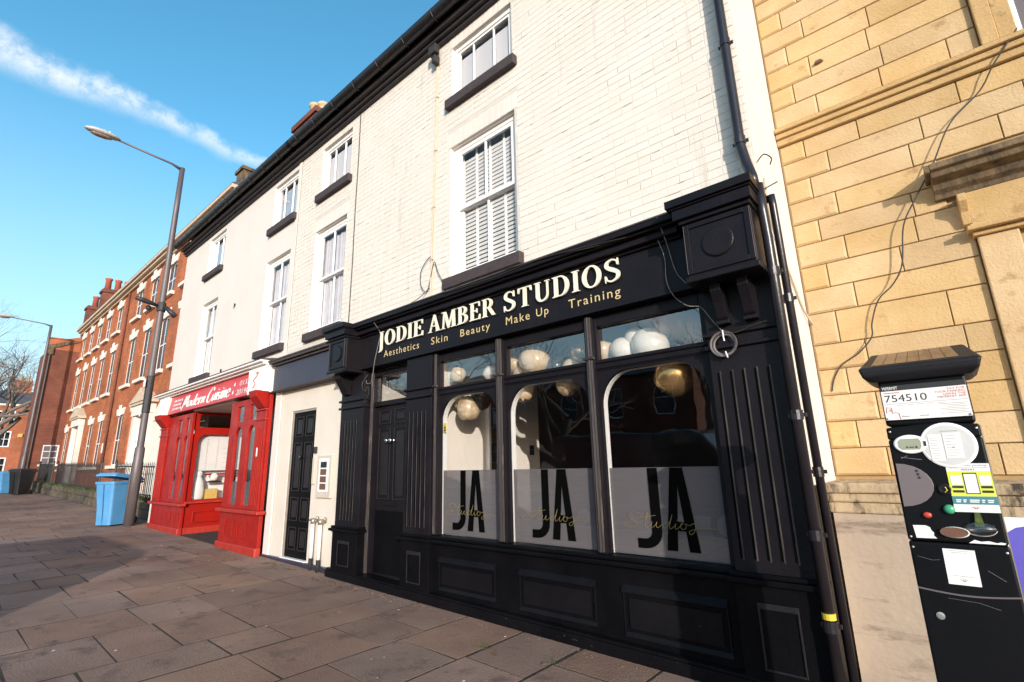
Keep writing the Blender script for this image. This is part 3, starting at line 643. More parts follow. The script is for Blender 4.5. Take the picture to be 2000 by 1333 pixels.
# eaves
def eaves(house, x0, x1, zz):
    obj('eaves_board', MB().box(x0, x1, -.055, -.001, zz - .12, zz).box(x0, x1, -.16, -.056, zz - .02, zz + .06).box(x0, x1, -.10, -.056, zz - .075, zz - .022), 'eave', house, bevel=.006)
    n = int((x1 - x0) / .62)
    for k in range(n):
        x = x0 + .3 + k * .62
        obj('gutter_bracket', MB().tube([(x, -.335, zz + .16), (x, -.338, zz + .10), (x, -.30, zz + .05), (x, -.2, zz + .04)], .005, 5), 'gutter', house)
    A = [(-.25 + .085 * math.cos(R(a)), zz + .15 + .10 * math.sin(R(a))) for a in range(180, 361, 15)]
    B = [(-.25 + .075 * math.cos(R(a)), zz + .15 + .09 * math.sin(R(a))) for a in range(180, 361, 15)]
    obj('gutter', MB().strip(A, B, x0 - .05, x1 + .05, mk=lambda p, x: (x, p[0], p[1])), 'gutter', house, smooth=False)
eaves(hb, XL, XR + .02, EAVE)
eaves_top = EAVE + .16
rf = obj('roof', MB().prism([(-.27, eaves_top - .02), (-.27, eaves_top + .04), (3.0, 9.86), (6.2, eaves_top), (3.0, 9.78)], XL - .0, XR + .04, 'x'), 'slate', hb)
# rainwater pipes at the right corner
def pipe(house, pts, r, name='downpipe', collars=(), mat='pipe_black', lab=None):
    o = obj(name, MB().tube(pts, r, 14), mat, house, smooth=True, label=lab)
    for c in collars:
        d = (Vector(c[1]) - Vector(c[0])).normalized()
        obj('collar', MB().tube([Vector(c[0]) - d * .03, Vector(c[0]) + d * .03], r + .006, 14).box(c[0][0] - r - .02, c[0][0] + r + .02, c[0][1] + r * .5, c[0][1] + r * .9, c[0][2] - .012, c[0][2] + .012), mat, o)
    return o
pipe(hb, [(-.80, -.25, 7.22), (-.80, -.10, 7.0), (-.80, -.075, 6.9), (-.80, -.075, 3.72), (-.775, -.085, 3.55), (-.745, -.12, 3.42), (-.735, -.15, 3.33)], .036, collars=[((-.80, -.075, 6.3), (-.80, -.075, 7)), ((-.80, -.075, 4.65), (-.80, -.075, 5)), ((-.80, -.075, 3.76), (-.80, -.075, 4))])
lp = pipe(hb, [(-.70, -.20, 3.30), (-.70, -.185, 3.1), (-.70, -.16, 2.9), (-.70, -.15, .02)], .033, collars=[((-.70, -.155, 2.66), (-.70, -.155, 3)), ((-.70, -.15, 1.70), (-.70, -.15, 2)), ((-.70, -.15, .99), (-.70, -.15, 2)), ((-.70, -.15, .50), (-.70, -.15, 2))], name='lower_downpipe')
obj('hazard_tape', MB().lathe([(.034, -.020), (.0362, -.018), (.0362, .014), (.034, .016)], (-.70, -.15, .555), 'z', 14), 'tape', lp, label='torn yellow tape round the pipe')
pipe(hb, [(-.665, -.02, 3.28), (-.665, .0, 3.2), (-.655, .01, .02)], .026, collars=[((-.665, .0, 2.5), (-.665, 0, 3)), ((-.66, .0, 1.35), (-.66, 0, 3))], name='thin_downpipe')
obj('corner_board', MB().box(XR + .002, XR + .03, -.02, .30, -.02, 1.26), 'black_low', hb)
# cables on the brick front
cb = thing('wall_cable', 'thin black cable running down the cream brick wall between window columns', 'cable', (-6.25, 0, 3.5))
obj('cable_run', MB().tube([(-6.24, -.012, 7.0), (-6.235, -.012, 6.2), (-6.25, -.012, 5.2), (-6.245, -.012, 4.4), (-6.262, -.012, 3.4)], .0065, 6), 'cable', cb)
cc = thing('cream_cable_bundle', 'cream painted cable bundle hanging from a black box beside the louvred window', 'cable', (-4.42, 0, 3.5))
obj('cable_run', MB().tube([(-4.365, -.016, 6.95), (-4.37, -.016, 6.0), (-4.40, -.016, 4.8), (-4.425, -.016, 4.2), (-4.44, -.016, 3.42)], .010, 6).tube([(-4.345, -.014, 6.9), (-4.355, -.014, 6.0), (-4.375, -.014, 4.8), (-4.40, -.014, 4.1), (-4.40, -.014, 3.42)], .006, 6), 'cable_cream', cc)
obj('cable_clip', MB().box(-4.385, -4.335, -.028, -.006, 6.2, 6.215).box(-4.40, -4.35, -.028, -.006, 5.4, 5.415).box(-4.43, -4.37, -.028, -.006, 4.6, 4.615).box(-4.45, -4.39, -.028, -.006, 3.9, 3.915), 'cable_cream', cc)
obj('junction_box', MB().box(-4.42, -4.27, -.14, -.06, 6.82, 6.95).box(-4.38, -4.31, -.11, -.02, 6.70, 6.815), 'cable', cc, bevel=.008)
obj('loose_loop', MB().tube(catmull([(-4.44, -.02, 3.95), (-4.52, -.03, 3.9), (-4.60, -.04, 3.78), (-4.59, -.04, 3.6), (-4.50, -.03, 3.5), (-4.45, -.02, 3.62), (-4.36, -.03, 3.85), (-4.28, -.04, 3.7), (-4.20, -.03, 3.56)]), .005, 5).tube(catmull([(-4.44, -.02, 3.55), (-4.6, -.06, 3.44), (-4.85, -.1, 3.37)]), .005, 5), 'cable', cc)

# ---------------------------------------------------------------- rendered house to the left
hr = thing('rendered_house', 'pale cream rendered house above the red restaurant front', 'house', (-11.3, 0, .2))
XE = -14.42
opE = (-9.25, -8.28, 5.96, 6.88); opF = (-9.33, -8.35, 3.54, 5.30); opG = (-12.72, -11.74, 5.955, 6.88); opH = (-12.72, -11.76, 3.49, 5.22)
obj('wall', wall_open(XE, XL - .002, 3.1, EAVE, [opE, opF, opG, opH], -.004, .2), 'cream_render', hr)
obj('quoin_strip', MB().box(XL - .10, XL - .004, -.016, -.006, 3.3, EAVE - .13), 'cream_render', hr)
obj('side_wall', MB().box(XE, XE + .3, .0, 6, -.1, 7.3).prism([(0, 7.3), (6, 7.3), (3.0, 9.75)], XE, XE + .3, 'x'), 'cream_render', hr)
obj('pier', MB().box(XE, -14.12, -.06, .0, .15, 3.05), 'cream_render', hr, bevel=.008); obj('pier', MB().box(-8.36, -8.16, -.03, -.005, .15, 3.2), 'cream_render', hr, bevel=.008)
sash(hr, *opE, 'blind', sill_h=.13, y=-.004, gl='glass_sky'); sash(hr, *opF, 'net', sill_h=.13, y=-.004); sash(hr, *opG, 'blind', sill_h=.13, y=-.004, gl='glass_sky'); sash(hr, *opH, 'net', sill_h=.13, y=-.004)
eaves(hr, XE - .06, XL - .002, EAVE)
obj('roof', MB().prism([(-.27, eaves_top - .02), (-.27, eaves_top + .04), (3.0, 9.86), (6.2, eaves_top), (3.0, 9.78)], XE - .06, XL - .002, 'x'), 'slate', hr)
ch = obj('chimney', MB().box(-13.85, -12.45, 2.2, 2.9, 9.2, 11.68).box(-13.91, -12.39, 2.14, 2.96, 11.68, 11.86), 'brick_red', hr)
for x, h in ((-13.3, .72), (-12.75, .45)):
    obj('chimney_pot', MB().lathe([(.17, 0), (.17, .08), (.13, .12), (.13, h - .1), (.17, h - .08), (.17, h), (.12, h)], (x, 2.55, 11.86), 'z', 12), 'pot_cream', ch, smooth=True)
for (x, z) in ((-10.7, 4.75), (-11.05, 3.42)):
    obj('wall_bracket', MB().box(x, x + .03, -.03, -.005, z, z + .05).tube([(x + .015, -.02, z), (x + .02, -.04, z - .05)], .008, 5), 'iron', hr)
mb = MB(); rl = random.Random(14)
for i in range(46):
    x, y = rl.uniform(-12, -.8), -.25 - abs(rl.gauss(0, 1.1)); r = rl.uniform(.006, .016) * (1.6 if i % 9 == 0 else 1); a = rl.uniform(0, 6.3); z = gz(x) + .0045; u, v = math.cos(a) * r, math.sin(a) * r
    mb.add([(x - u, y - v, z), (x + v * .5, y - u * .5, z), (x + u, y + v, z + .002), (x - v * .6, y + u * .6, z + .003)], [(0, 1, 2, 3)])
o = obj('litter_scraps', mb, 'litter', fix=False); o['kind'] = 'stuff'; o['label'] = 'small pale scraps of litter on the paving'
mb = MB()
for i in range(90):
    x, y = rl.uniform(-9, -1.2), rl.uniform(-3.2, -.3); r = rl.uniform(.010, .020); z = gz(x) + .0048
    mb.add([(x + r * math.cos(k * 1.047 + .2) * rl.uniform(.7, 1.1), y + r * math.sin(k * 1.047 + .2) * rl.uniform(.7, 1.1), z) for k in range(6)], [(0, 1, 2, 3, 4, 5)])
o = obj('gum_spots', mb, 'gum', fix=False); o['kind'] = 'stuff'; o['label'] = 'trodden chewing gum spots on the paving'

# ================================================================ BLACK SHOPFRONT
sf = thing('black_shopfront', 'black timber shopfront lettered JODIE AMBER STUDIOS with three arched display windows', 'shopfront', (-3.5, 0, .06))
PY = -.085                                            # pilaster faces
def flutes(parent, xs_, z0, z1, y):
    for x in xs_:
        obj('flute', MB().box(x - .0045, x + .0045, y - .004, y - .0005, z0, z1), 'flute', parent)
        obj('flute_groove', MB().box(x - .020, x - .006, y - .003, y - .0005, z0 + .01, z1 - .01), 'vinyl', parent)
def pilaster(x0, x1, fl, name='pilaster', label=None, small=False):
    g = gz((x0 + x1) / 2)
    p = MB(); p.box(x0, x1, PY, .06, .70, 2.70); po = obj(name, p, 'black', sf, bevel=.006, label=label)
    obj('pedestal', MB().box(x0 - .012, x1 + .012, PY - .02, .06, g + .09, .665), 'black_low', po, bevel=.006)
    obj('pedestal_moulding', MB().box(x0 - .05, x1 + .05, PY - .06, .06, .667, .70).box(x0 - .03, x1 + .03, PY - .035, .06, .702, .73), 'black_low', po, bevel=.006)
    pw = (x1 - x0); fr = MB()
    a, b, c, d = x0 + pw * .25, x1 - pw * .25, g + .16, .56
    for (u, v, r, s) in ((a, a + .012, c, d), (b - .012, b, c, d), (a + .012, b - .012, c, c + .012), (a + .012, b - .012, d - .035, d)): fr.box(u, v, PY - .030, PY - .0205, r, s)
    obj('pedestal_panel', fr, 'edge_black', po, bevel=.003)
    obj('capital', MB().box(x0 - .02, x1 + .02, PY - .03, .06, 2.205, 2.235).box(x0 - .02, x1 + .02, PY - .03, .06, 2.30, 2.33), 'black', po, bevel=.008)
    flutes(po, fl, .80, 2.05, PY)
    return po
pilaster(-6.20, -5.66, [-6.08, -6.01, -5.94, -5.87, -5.80])
pilaster(-4.77, -4.31, [-4.70, -4.625, -4.55, -4.475, -4.40])
prr = pilaster(-1.215, -.745, [-1.15, -1.065, -.985, -.905, -.825], label='wide fluted pilaster at the right corner')
for x in (-1.07, -.885):
    obj('corbel', MB().prism([(-.086, 2.66), (-.24, 2.66), (-.235, 2.60), (-.19, 2.52), (-.15, 2.42), (-.13, 2.40), (-.086, 2.40)], x - .036, x + .036, 'x').box(x - .045, x + .045, -.155, -.087, 2.372, 2.398), 'black', prr, bevel=.003)
obj('corbel', MB().prism([(-.086, 2.68), (-.28, 2.68), (-.27, 2.60), (-.20, 2.50), (-.14, 2.40), (-.086, 2.38)], -6.10, -5.96, 'x'), 'black', sf, bevel=.006)
# plinth running along the foot
pl = MB()
n = 8
for k in range(n):
    xa, xb = -6.30 + k * 5.56 / n, -6.30 + (k + 1) * 5.56 / n
    for (y0, h0, h1) in ((-.125, -.03, .085), (-.112, .086, .105)):
        pl.add([(xa, y0, gz(xa) + h0), (xb, y0, gz(xb) + h0), (xb, .05, gz(xb) + h0), (xa, .05, gz(xa) + h0), (xa, y0, gz(xa) + h1), (xb, y0, gz(xb) + h1), (xb, .05, gz(xb) + h1), (xa, .05, gz(xa) + h1)],
               [(4, 5, 6, 7), (0, 1, 5, 4)] + ([(3, 0, 4, 7)] if k == 0 else []) + ([(1, 2, 6, 5)] if k == n - 1 else []))
obj('plinth', pl, 'black_scuffed', sf, fix=False)
# stall riser and its panels
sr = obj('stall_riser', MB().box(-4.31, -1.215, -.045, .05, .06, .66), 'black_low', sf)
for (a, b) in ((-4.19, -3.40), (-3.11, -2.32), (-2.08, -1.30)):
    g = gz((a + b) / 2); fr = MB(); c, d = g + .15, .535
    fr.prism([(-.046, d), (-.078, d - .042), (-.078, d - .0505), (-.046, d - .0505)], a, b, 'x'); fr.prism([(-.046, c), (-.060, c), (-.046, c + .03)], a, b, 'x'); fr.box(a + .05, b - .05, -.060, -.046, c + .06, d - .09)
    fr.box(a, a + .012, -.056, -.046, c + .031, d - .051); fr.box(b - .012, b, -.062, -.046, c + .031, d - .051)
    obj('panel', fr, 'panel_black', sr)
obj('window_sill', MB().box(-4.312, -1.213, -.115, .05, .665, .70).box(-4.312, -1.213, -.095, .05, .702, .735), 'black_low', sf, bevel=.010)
# door of the shop
DX0, DX1 = -5.66, -4.77
dr = panel_door('shop_door', sf, -5.60, -4.86, gz(-5.2) + .10, 2.20, .075, 'black', ((.43, .86), (.885, .975)), 'black panelled shop door with a chrome knob and letter plate')
obj('door_board', MB().box(-5.535, -4.925, .065, .0745, .22, .93), 'black_low', dr, bevel=.004)
for x in (-5.285, -5.205): obj('knob', MB().lathe([(.028, 0), (.03, -.008), (.012, -.014), (.012, -.035), (.028, -.045), (.030, -.06), (.018, -.072)], (x, .074, 1.76), 'y', 14), 'chrome', dr, smooth=True)
obj('letter_plate', MB().box(-5.37, -5.12, .060, .0745, .985, 1.03).box(-5.36, -5.13, .056, .0598, .995, 1.02), 'black', dr, bevel=.003)
df = MB(); df.box(DX0, -5.602, .03, .14, .15, 2.68); df.box(-4.858, DX1, .03, .14, .15, 2.68); df.box(-5.602, -4.858, .03, .14, 2.205, 2.265); df.box(-5.602, -4.858, .03, .14, 2.60, 2.68)
obj('door_frame', df, 'black', sf, bevel=.006)
obj('frame_bead', MB().tube([(-5.640, .022, .2), (-5.640, .022, 2.66)], .018, 8).tube([(-5.605, .018, .2), (-5.605, .018, 2.66)], .011, 8), 'worn', sf)
obj('threshold', MB().box(-5.60, -4.86, -.04, .12, .10, gz(-5.2) + .095), 'lead', sf)
fl_ = obj('fanlight', MB().add([(-5.60, .085, 2.262), (-4.86, .085, 2.262), (-4.86, .085, 2.602), (-5.60, .085, 2.602)], [(0, 1, 2, 3)]), 'glass_transom', sf)
# display windows
WX = [(-4.235, -3.375), (-3.225, -2.295), (-2.175, -1.262)]
SILL, ARCH_TOP, SPRING, TR0, TR1 = .738, 2.185, 1.93, 2.275, 2.595
def arch_outline(a, b, n=10):
    r = .27
    pts = [(a, SILL)]; pts += [(a, SPRING - .02)] + [(a + r - r * math.cos(R(t)), SPRING - .02 + (ARCH_TOP - SPRING + .02) * math.sin(R(t))) for t in range(9, 91, 9)]
    pts += [(b - r + r * math.cos(R(t)), SPRING - .02 + (ARCH_TOP - SPRING + .02) * math.sin(R(t))) for t in range(90, 8, -9)] + [(b, SPRING - .02), (b, SILL)]
    return pts
mull = MB()
for i, (a, b) in enumerate(WX):
    o0 = a - .06; o1 = b + .06
    wi = obj('display_window', None, 'black', sf, me=(lambda: None)() or MB().box(a - .045, b + .045, -.03, .03, 2.205, 2.262).mesh('display_window'), label=['display window nearest the shop door, sunlit wall inside', 'middle display window', 'right hand display window with a big gold balloon inside'][i])
    # spandrel board with the arched opening, black outside and white inside
    ar = arch_outline(a, b); outer = []
    for (x, z) in ar:
        outer.append((x, z))
    out2 = []
    for k, (x, z) in enumerate(ar):
        t = k / (len(ar) - 1)
        if z < SPRING - .01: out2.append((a - .05 if x < (a + b) / 2 else b + .05, z))
        else:
            fx = (x - a) / (b - a); out2.append((a - .05 + fx * (b - a + .10), 2.2045))
    out2[1] = (a - .05, SPRING - .02); out2[-2] = (b + .05, SPRING - .02)
    obj('arched_frame', MB().strip(ar, out2, -.02, .018), 'black', wi, fix=True)
    obj('arched_lining', MB().strip(ar, out2, .030, .085), 'white_clean', wi, fix=True)
    obj('pane', MB().add([(a - .02, .024, SILL - .02), (b + .02, .024, SILL - .02), (b + .02, .024, 2.20), (a - .02, .024, 2.20)], [(0, 1, 2, 3)]), 'glass', wi)
    obj('frosted_film', MB().add([(a + .012, .028, SILL + .004), (b - .004, .028, SILL + .004), (b - .004, .028, 1.392), (a + .012, .028, 1.392)], [(0, 1, 2, 3)]), 'film', wi)
    tf = MB(); frame(tf, a - .045, b + .045, TR0 - .012, TR1 + .09, -.03, .035, .05, .05, .095, .035); obj('transom_frame', tf, 'black', wi, bevel=.006)
    obj('transom_pane', MB().add([(a, .02, TR0 + .02), (b, .02, TR0 + .02), (b, .02, TR1), (a, .02, TR1)], [(0, 1, 2, 3)]), 'glass_transom', wi)
    obj('transom_moulding', MB().tube([(a - .04, -.035, 2.272), (b + .04, -.035, 2.272)], .012, 8).tube([(a - .04, -.034, 2.222), (b + .04, -.034, 2.222)], .009, 8), 'black', wi)
    # the tall initials
    cx = [(-4.06, -3.60), (-2.99, -2.53), (-1.945, -1.47)][i]
    L, Rr = cx; w = Rr - L; h0, h1 = .795, 1.388; st = w * .17
    yv = .0215
    J = MB(); jx1 = L + w * .41
    J.strip([(jx1 - st, h1), (jx1 - st, h0 + .13)] + arc(L + w * .115, h0 + .125, jx1 - st - (L + w * .115), 0, -90, 6, .055), [(jx1, h1), (jx1, h0 + .13)] + arc(L + w * .115, h0 + .125, jx1 - (L + w * .115), 0, -90, 6, .125), yv - .001, yv)
    J.box(L - w * .02, L + w * .1145, yv - .001, yv, h0, h0 + .07)
    obj('letter', J, 'vinyl', wi)
    A = MB(); ax0, ax1 = L + w * .47, Rr; am = (ax0 + ax1) / 2 - w * .005
    A.prism([(ax0, h0), (ax0 + st, h0), (am + st * .02, h1 - .10), (am - st * .1, h1), (am - st * .62, h1)], yv - .001, yv); A.prism([(ax1, h0), (ax1 - st, h0), (am + st * .0, h1 - .14), (am - st * .09, h1), (am + st * .62, h1)], yv - .0022, yv - .0012)
    A.box(ax0 + st * .9, ax1 - st * .9, yv - .0034, yv - .0024, h0 + .14, h0 + .205)
    obj('letter', A, 'vinyl', wi)
    ST = [[(.17, .155), (.12, .19), (.05, .185), (.02, .14), (.06, .095), (.10, .06), (.07, .015), (.0, .01), (-.05, .05), (.02, .075), (.12, .07), (.2, .11), (.235, .19)], [(.245, .20), (.215, .10), (.20, .035), (.225, .02), (.27, .06), (.285, .09), (.272, .04), (.29, .025), (.325, .06), (.34, .09), (.33, .04), (.35, .025), (.39, .06)],
          [(.15, .135), (.22, .145), (.33, .165)], [(.475, .085), (.435, .09), (.405, .05), (.42, .02), (.46, .05), (.50, .14), (.515, .185), (.49, .10), (.475, .04), (.49, .02), (.535, .06), (.548, .085), (.535, .04), (.55, .02), (.59, .055), (.625, .09), (.605, .09), (.595, .045), (.62, .02), (.655, .05), (.645, .085), (.69, .07), (.735, .095), (.75, .06), (.735, .005), (.70, -.03), (.68, .0), (.75, .035), (.84, .05), (.95, .045)], [(.56, .12), (.565, .125)]]
    sw = .72; sx = [-4.13, -3.08, -2.03][i]; sb = .935; tb = MB()
    for ln in ST:
        tb.tube([(sx + p.x * sw, yv - .005, sb + p.y * .62) for p in catmull([Vector((q[0], q[1], 0)) for q in ln], 5)], .0014, 5)
    obj('script', tb, 'gold_script', wi)
# alarm sticker
ws = obj('window_sticker', MB().box(-4.222, -4.175, .0205, .0225, 1.80, 1.90), 'yellow', sf, label='small yellow sticker on the left pane')
obj('sticker_print', MB().prism([(-4.215, 1.84), (-4.182, 1.84), (-4.198, 1.875)], .0185, .0203).box(-4.215, -4.182, .0185, .0203, 1.812, 1.83), 'ink', ws)
# mullion colonnettes: three beads each, paint worn
for (a, b) in ((-4.295, -4.245), (-3.345, -3.255), (-2.272, -2.198)):
    c = (a + b) / 2; h = (b - a) / 2
    obj('mullion', MB().box(a - .006, b + .006, -.06, .03, .736, 2.69), 'black', sf, bevel=.004)
    obj('colonnette', MB().tube([(c - h * .55, -.064, .75), (c - h * .55, -.064, 2.68)], h * .32, 8).tube([(c + h * .55, -.064, .75), (c + h * .55, -.064, 2.68)], h * .32, 8).tube([(c, -.070, .75), (c, -.070, 2.68)], h * .42, 8).box(c - h - .012, c + h + .012, -.095, -.061, 2.30, 2.322), 'worn', sf)
obj('head_board', MB().box(-5.66, -1.215, -.06, .05, 2.692, 2.76), 'black', sf)
# fascia
fa = obj('fascia', MB().box(-5.95, -1.20, -.12, .0, 2.70, 3.14).box(-5.95, -1.20, -.128, -.1202, 2.695, 2.712), 'black', sf, bevel=.003, label='black fascia board with raised cream letters')
cn = MB()
for (y0, a, b) in ((-.15, 3.12, 3.145), (-.20, 3.146, 3.205), (-.285, 3.226, 3.275), (-.25, 3.206, 3.225)): cn.box(-5.72, -1.30, y0, -.002, a, b)
obj('cornice', cn, 'black', sf, bevel=.006)
obj('lead_flashing', MB().prism([(-.292, 3.2755), (-.292, 3.288), (-.02, 3.355), (-.003, 3.37), (-.003, 3.2755)], -5.72, -1.30, 'x'), 'lead', sf)
def fascia_box(x0, x1, name, label):
    b = obj(name, MB().box(x0, x1, -.345, .0, 2.70, 3.11), 'black', sf, bevel=.005, label=label)
    cr = MB()
    for (e, a, c) in ((.025, 3.105, 3.135), (.055, 3.136, 3.215), (.09, 3.23, 3.292), (.07, 3.216, 3.229)): cr.box(x0 - e, x1 + e * .6, -.345 - e, .0, a, c)
    obj('box_cornice', cr, 'black', b, bevel=.005)
    obj('box_base', MB().box(x0 - .02, x1 + .02, -.365, .0, 2.655, 2.698), 'black', b, bevel=.008)
    fm = MB(); frame(fm, x0 + .004, x1 - .004, 2.715, 3.095, -.357, -.3455, .035); obj('box_frame', fm, 'black', b, bevel=.003)
    obj('worn_edge', MB().tube([(x0 + .003, -.3585, 2.72), (x0 + .003, -.3585, 3.09)], .0022, 4).tube([(x1 - .003, -.3585, 2.72), (x1 - .003, -.3585, 3.09)], .0026, 4).tube([(x1 + .001, -.33, 2.71), (x1 + .001, -.33, 3.10)], .0018, 4), 'flute', b)
    obj('roundel', MB().lathe([(.108, 0), (.108, -.010), (.100, -.014)], ((x0 + x1) / 2, -.346, 2.91), 'y', 28), 'black', b)
    return b
fascia_box(-1.20, -.745, 'fascia_box', 'black box with a round boss at the right end of the fascia')
fascia_box(-6.12, -5.73, 'fascia_box', 'black box with a round boss at the left end of the fascia')
obj('side_fascia', MB().box(-8.27, -6.14, -.13, -.001, 2.70, 3.10), 'navy', sf, bevel=.004, label='plain dark navy fascia over the narrow door')
obj('side_cornice', MB().box(-8.29, -6.14, -.17, -.001, 3.101, 3.135).box(-8.31, -6.14, -.215, -.001, 3.136, 3.17).prism([(-.225, 3.171), (-.225, 3.20), (-.003, 3.25), (-.003, 3.171)], -8.33, -6.14, 'x').box(-8.28, -6.14, -.15, -.001, 2.675, 2.698), 'lead', sf, bevel=.006)
# raised serif letters
def glyph(ch):
    """strokes of a serif capital, unit cap height: list of ('s',A,B) bands or ('p',outline)"""
    T, t, sv, o = .165, .060, .045, .085
    def stem(x, w=T, z0=0, z1=1, top=True, bot=True):
        L = [('p', [(x, z0 + sv * bot), (x + w, z0 + sv * bot), (x + w, z1 - sv * top), (x, z1 - sv * top)])]
        if bot: L.append(('p', [(x - o, z0), (x + w + o, z0), (x + w + o * .9, z0 + sv * .7), (x + w, z0 + sv * 1.6), (x, z0 + sv * 1.6), (x - o * .9, z0 + sv * .7)]))
        if top: L.append(('p', [(x - o, z1), (x - o * .9, z1 - sv * .7), (x, z1 - sv * 1.6), (x + w, z1 - sv * 1.6), (x + w + o * .9, z1 - sv * .7), (x + w + o, z1)]))
        return L
    def bowl(x, zc, rx, rz, a0=90, a1=-90, T_=T, t_=t, n=14):
        return ('s', arc(x, zc, rx, a0, a1, n, rz), arc(x, zc, rx - T_, a0, a1, n, rz - t_))
    def diag(xa, za, xb, zb, w): return ('p', [(xa - w / 2, za), (xa + w / 2, za), (xb + w / 2, zb), (xb - w / 2, zb)])
    def foot(x, z, w=.26): return ('p', [(x - w / 2, z), (x + w / 2, z), (x + w / 2 - .02, z + sv), (x - w / 2 + .02, z + sv)])
    if ch == 'I': return stem(.09), .345
    if ch == 'J':
        L = stem(.13, bot=False, z0=-.12)
        L.append(('s', [(.295, -.12)] + arc(.06, -.12, .235, 0, -100, 8, .25), [(.13, -.12)] + arc(.06, -.12, .07, 0, -100, 8, .19))); return L, .40
    if ch == 'O': return [('s', arc(.42, .5, .40, 0, 360, 36, .525), arc(.42, .5, .225, 0, 360, 36, .455))], .84
    if ch == 'D': return stem(.09) + [('p', [(.25, 1), (.25, .94), (.40, .94), (.40, 1)]), ('p', [(.25, 0), (.40, 0), (.40, .06), (.25, .06)]), bowl(.39, .5, .385, .5)], .80
    if ch == 'E': return stem(.09) + [('p', [(.25, .94), (.60, .94), (.62, .74), (.66, .74), (.66, 1), (.25, 1)]), ('p', [(.25, 0), (.68, 0), (.70, .28), (.66, .28), (.60, .06), (.25, .06)]), ('p', [(.25, .48), (.46, .48), (.46, .40), (.50, .40), (.50, .64), (.46, .64), (.46, .55), (.25, .55)])], .72
    if ch == 'A': return [diag(.10, .03, .40, 1.02, .065), ('p', [(.60, .03), (.80, .03), (.47, 1.04), (.37, 1.04)]), ('p', [(.20, .32), (.62, .32), (.61, .38), (.22, .38)]), foot(.10, 0), foot(.72, 0, .34)], .86
    if ch == 'M': return [diag(.13, .03, .18, .97, .065), ('p', [(.14, 1), (.32, 1), (.57, .22), (.52, .0), (.48, .0)]), diag(.515, .02, .80, .98, .055), ('p', [(.80, .03), (.98, .03), (.94, 1), (.77, 1)]), foot(.13, 0), foot(.88, 0, .36), foot(.12, .955, .22), foot(.92, .955, .24)], 1.06
    if ch == 'B': return stem(.09) + [('p', [(.25, 1), (.25, .945), (.38, .945), (.38, 1)]), ('p', [(.25, .0), (.40, .0), (.40, .06), (.25, .06)]), ('p', [(.25, .50), (.40, .50), (.40, .56), (.25, .56)]), bowl(.37, .765, .255, .235, T_=.15), bowl(.39, .28, .295, .28, T_=.165)], .72
    if ch == 'R': return stem(.09) + [('p', [(.25, 1), (.25, .945), (.38, .945), (.38, 1)]), ('p', [(.25, .45), (.40, .45), (.40, .51), (.25, .51)]), bowl(.37, .725, .285, .275, T_=.155), ('p', [(.36, .47), (.52, .49), (.80, .05), (.88, .0), (.68, .0), (.62, .04)])], .86
    if ch == 'S':
        P = catmull([Vector(p) for p in ((.56, .74, 0), (.52, .90, 0), (.34, .985, 0), (.15, .90, 0), (.12, .73, 0), (.24, .60, 0), (.42, .48, 0), (.55, .35, 0), (.52, .14, 0), (.32, .015, 0), (.12, .10, 0), (.06, .27, 0))], 5)
        A, B = [], []
        for i, p in enumerate(P):
            tn = (P[min(i + 1, len(P) - 1)] - P[max(i - 1, 0)]).normalized(); nn = Vector((-tn.y, tn.x, 0)); u = i / (len(P) - 1)
            w = .032 + .058 * math.exp(-((u - .5) / .20) ** 2) + .012 * math.exp(-((u - .30) / .08) ** 2) + .012 * math.exp(-((u - .70) / .08) ** 2)
            A.append((p.x + nn.x * w, p.y + nn.y * w)); B.append((p.x - nn.x * w, p.y - nn.y * w))
        return [('s', A, B), ('p', [(.54, .70), (.60, .70), (.585, 1.01), (.55, 1.0)]), ('p', [(.03, .30), (.08, .30), (.07, .02), (.04, -.01)])], .68
    if ch == 'T': return stem(.29, top=False) + [('p', [(.02, 1.0), (.02, .74), (.06, .74), (.12, .94), (.62, .94), (.68, .74), (.72, .74), (.72, 1.0)])], .75
    if ch == 'U':
        return [('p', [(.10, .95), (.10, .34), (.265, .34), (.265, .95)]), foot(.18, .955, .34), ('p', [(.63, .95), (.63, .34), (.70, .34), (.70, .95)]), foot(.665, .955, .26),
                ('s', arc(.40, .345, .30, 180, 360, 16, .365), [(.40 + (.135 if math.cos(R(q)) < 0 else .23) * math.cos(R(q)), .345 + .275 * math.sin(R(q))) for q in [180 + 180 * k / 16 for k in range(17)]])], .80
def serif_word(word, x0, x1, zb, cap, y, parent):
    gl = [glyph(c) for c in word]; gap = .10; tot = sum(g[1] for g in gl) + gap * (len(gl) - 1); sx = (x1 - x0) / tot; x = x0
    for (st, w) in gl:
        mb = MB()
        for k, q in enumerate(st):
            y0, y1 = y - .016 - k * .00045, y
            if q[0] == 'p': mb.prism([(x + a * sx, zb + b * cap) for a, b in q[1]], y0, y1)
            else: mb.strip([(x + a * sx, zb + b * cap) for a, b in q[1]], [(x + a * sx, zb + b * cap) for a, b in q[2]], y0, y1, closed=(len(q[1]) == 37))
        obj('letter', mb, 'gold_cream', parent); x += (w + gap) * sx
serif_word('JODIE', -5.28, -4.40, 2.922, .192, -.137, fa); serif_word('AMBER', -4.30, -3.25, 2.918, .195, -.137, fa); serif_word('STUDIOS', -3.145, -1.825, 2.915, .197, -.137, fa)
for s, a, b, d in (('Aesthetics', -5.20, -4.505, 0), ('Skin', -4.285, -4.005, 0), ('Beauty', -3.80, -3.36, .022), ('Make', -3.14, -2.835, 0), ('Up', -2.755, -2.61, .020), ('Training', -2.385, -1.86, .024)):
    text_mesh('lettering', s, a, b, 2.785 - d, 2.868, -.1215, 'gold', fa, track=1.22)
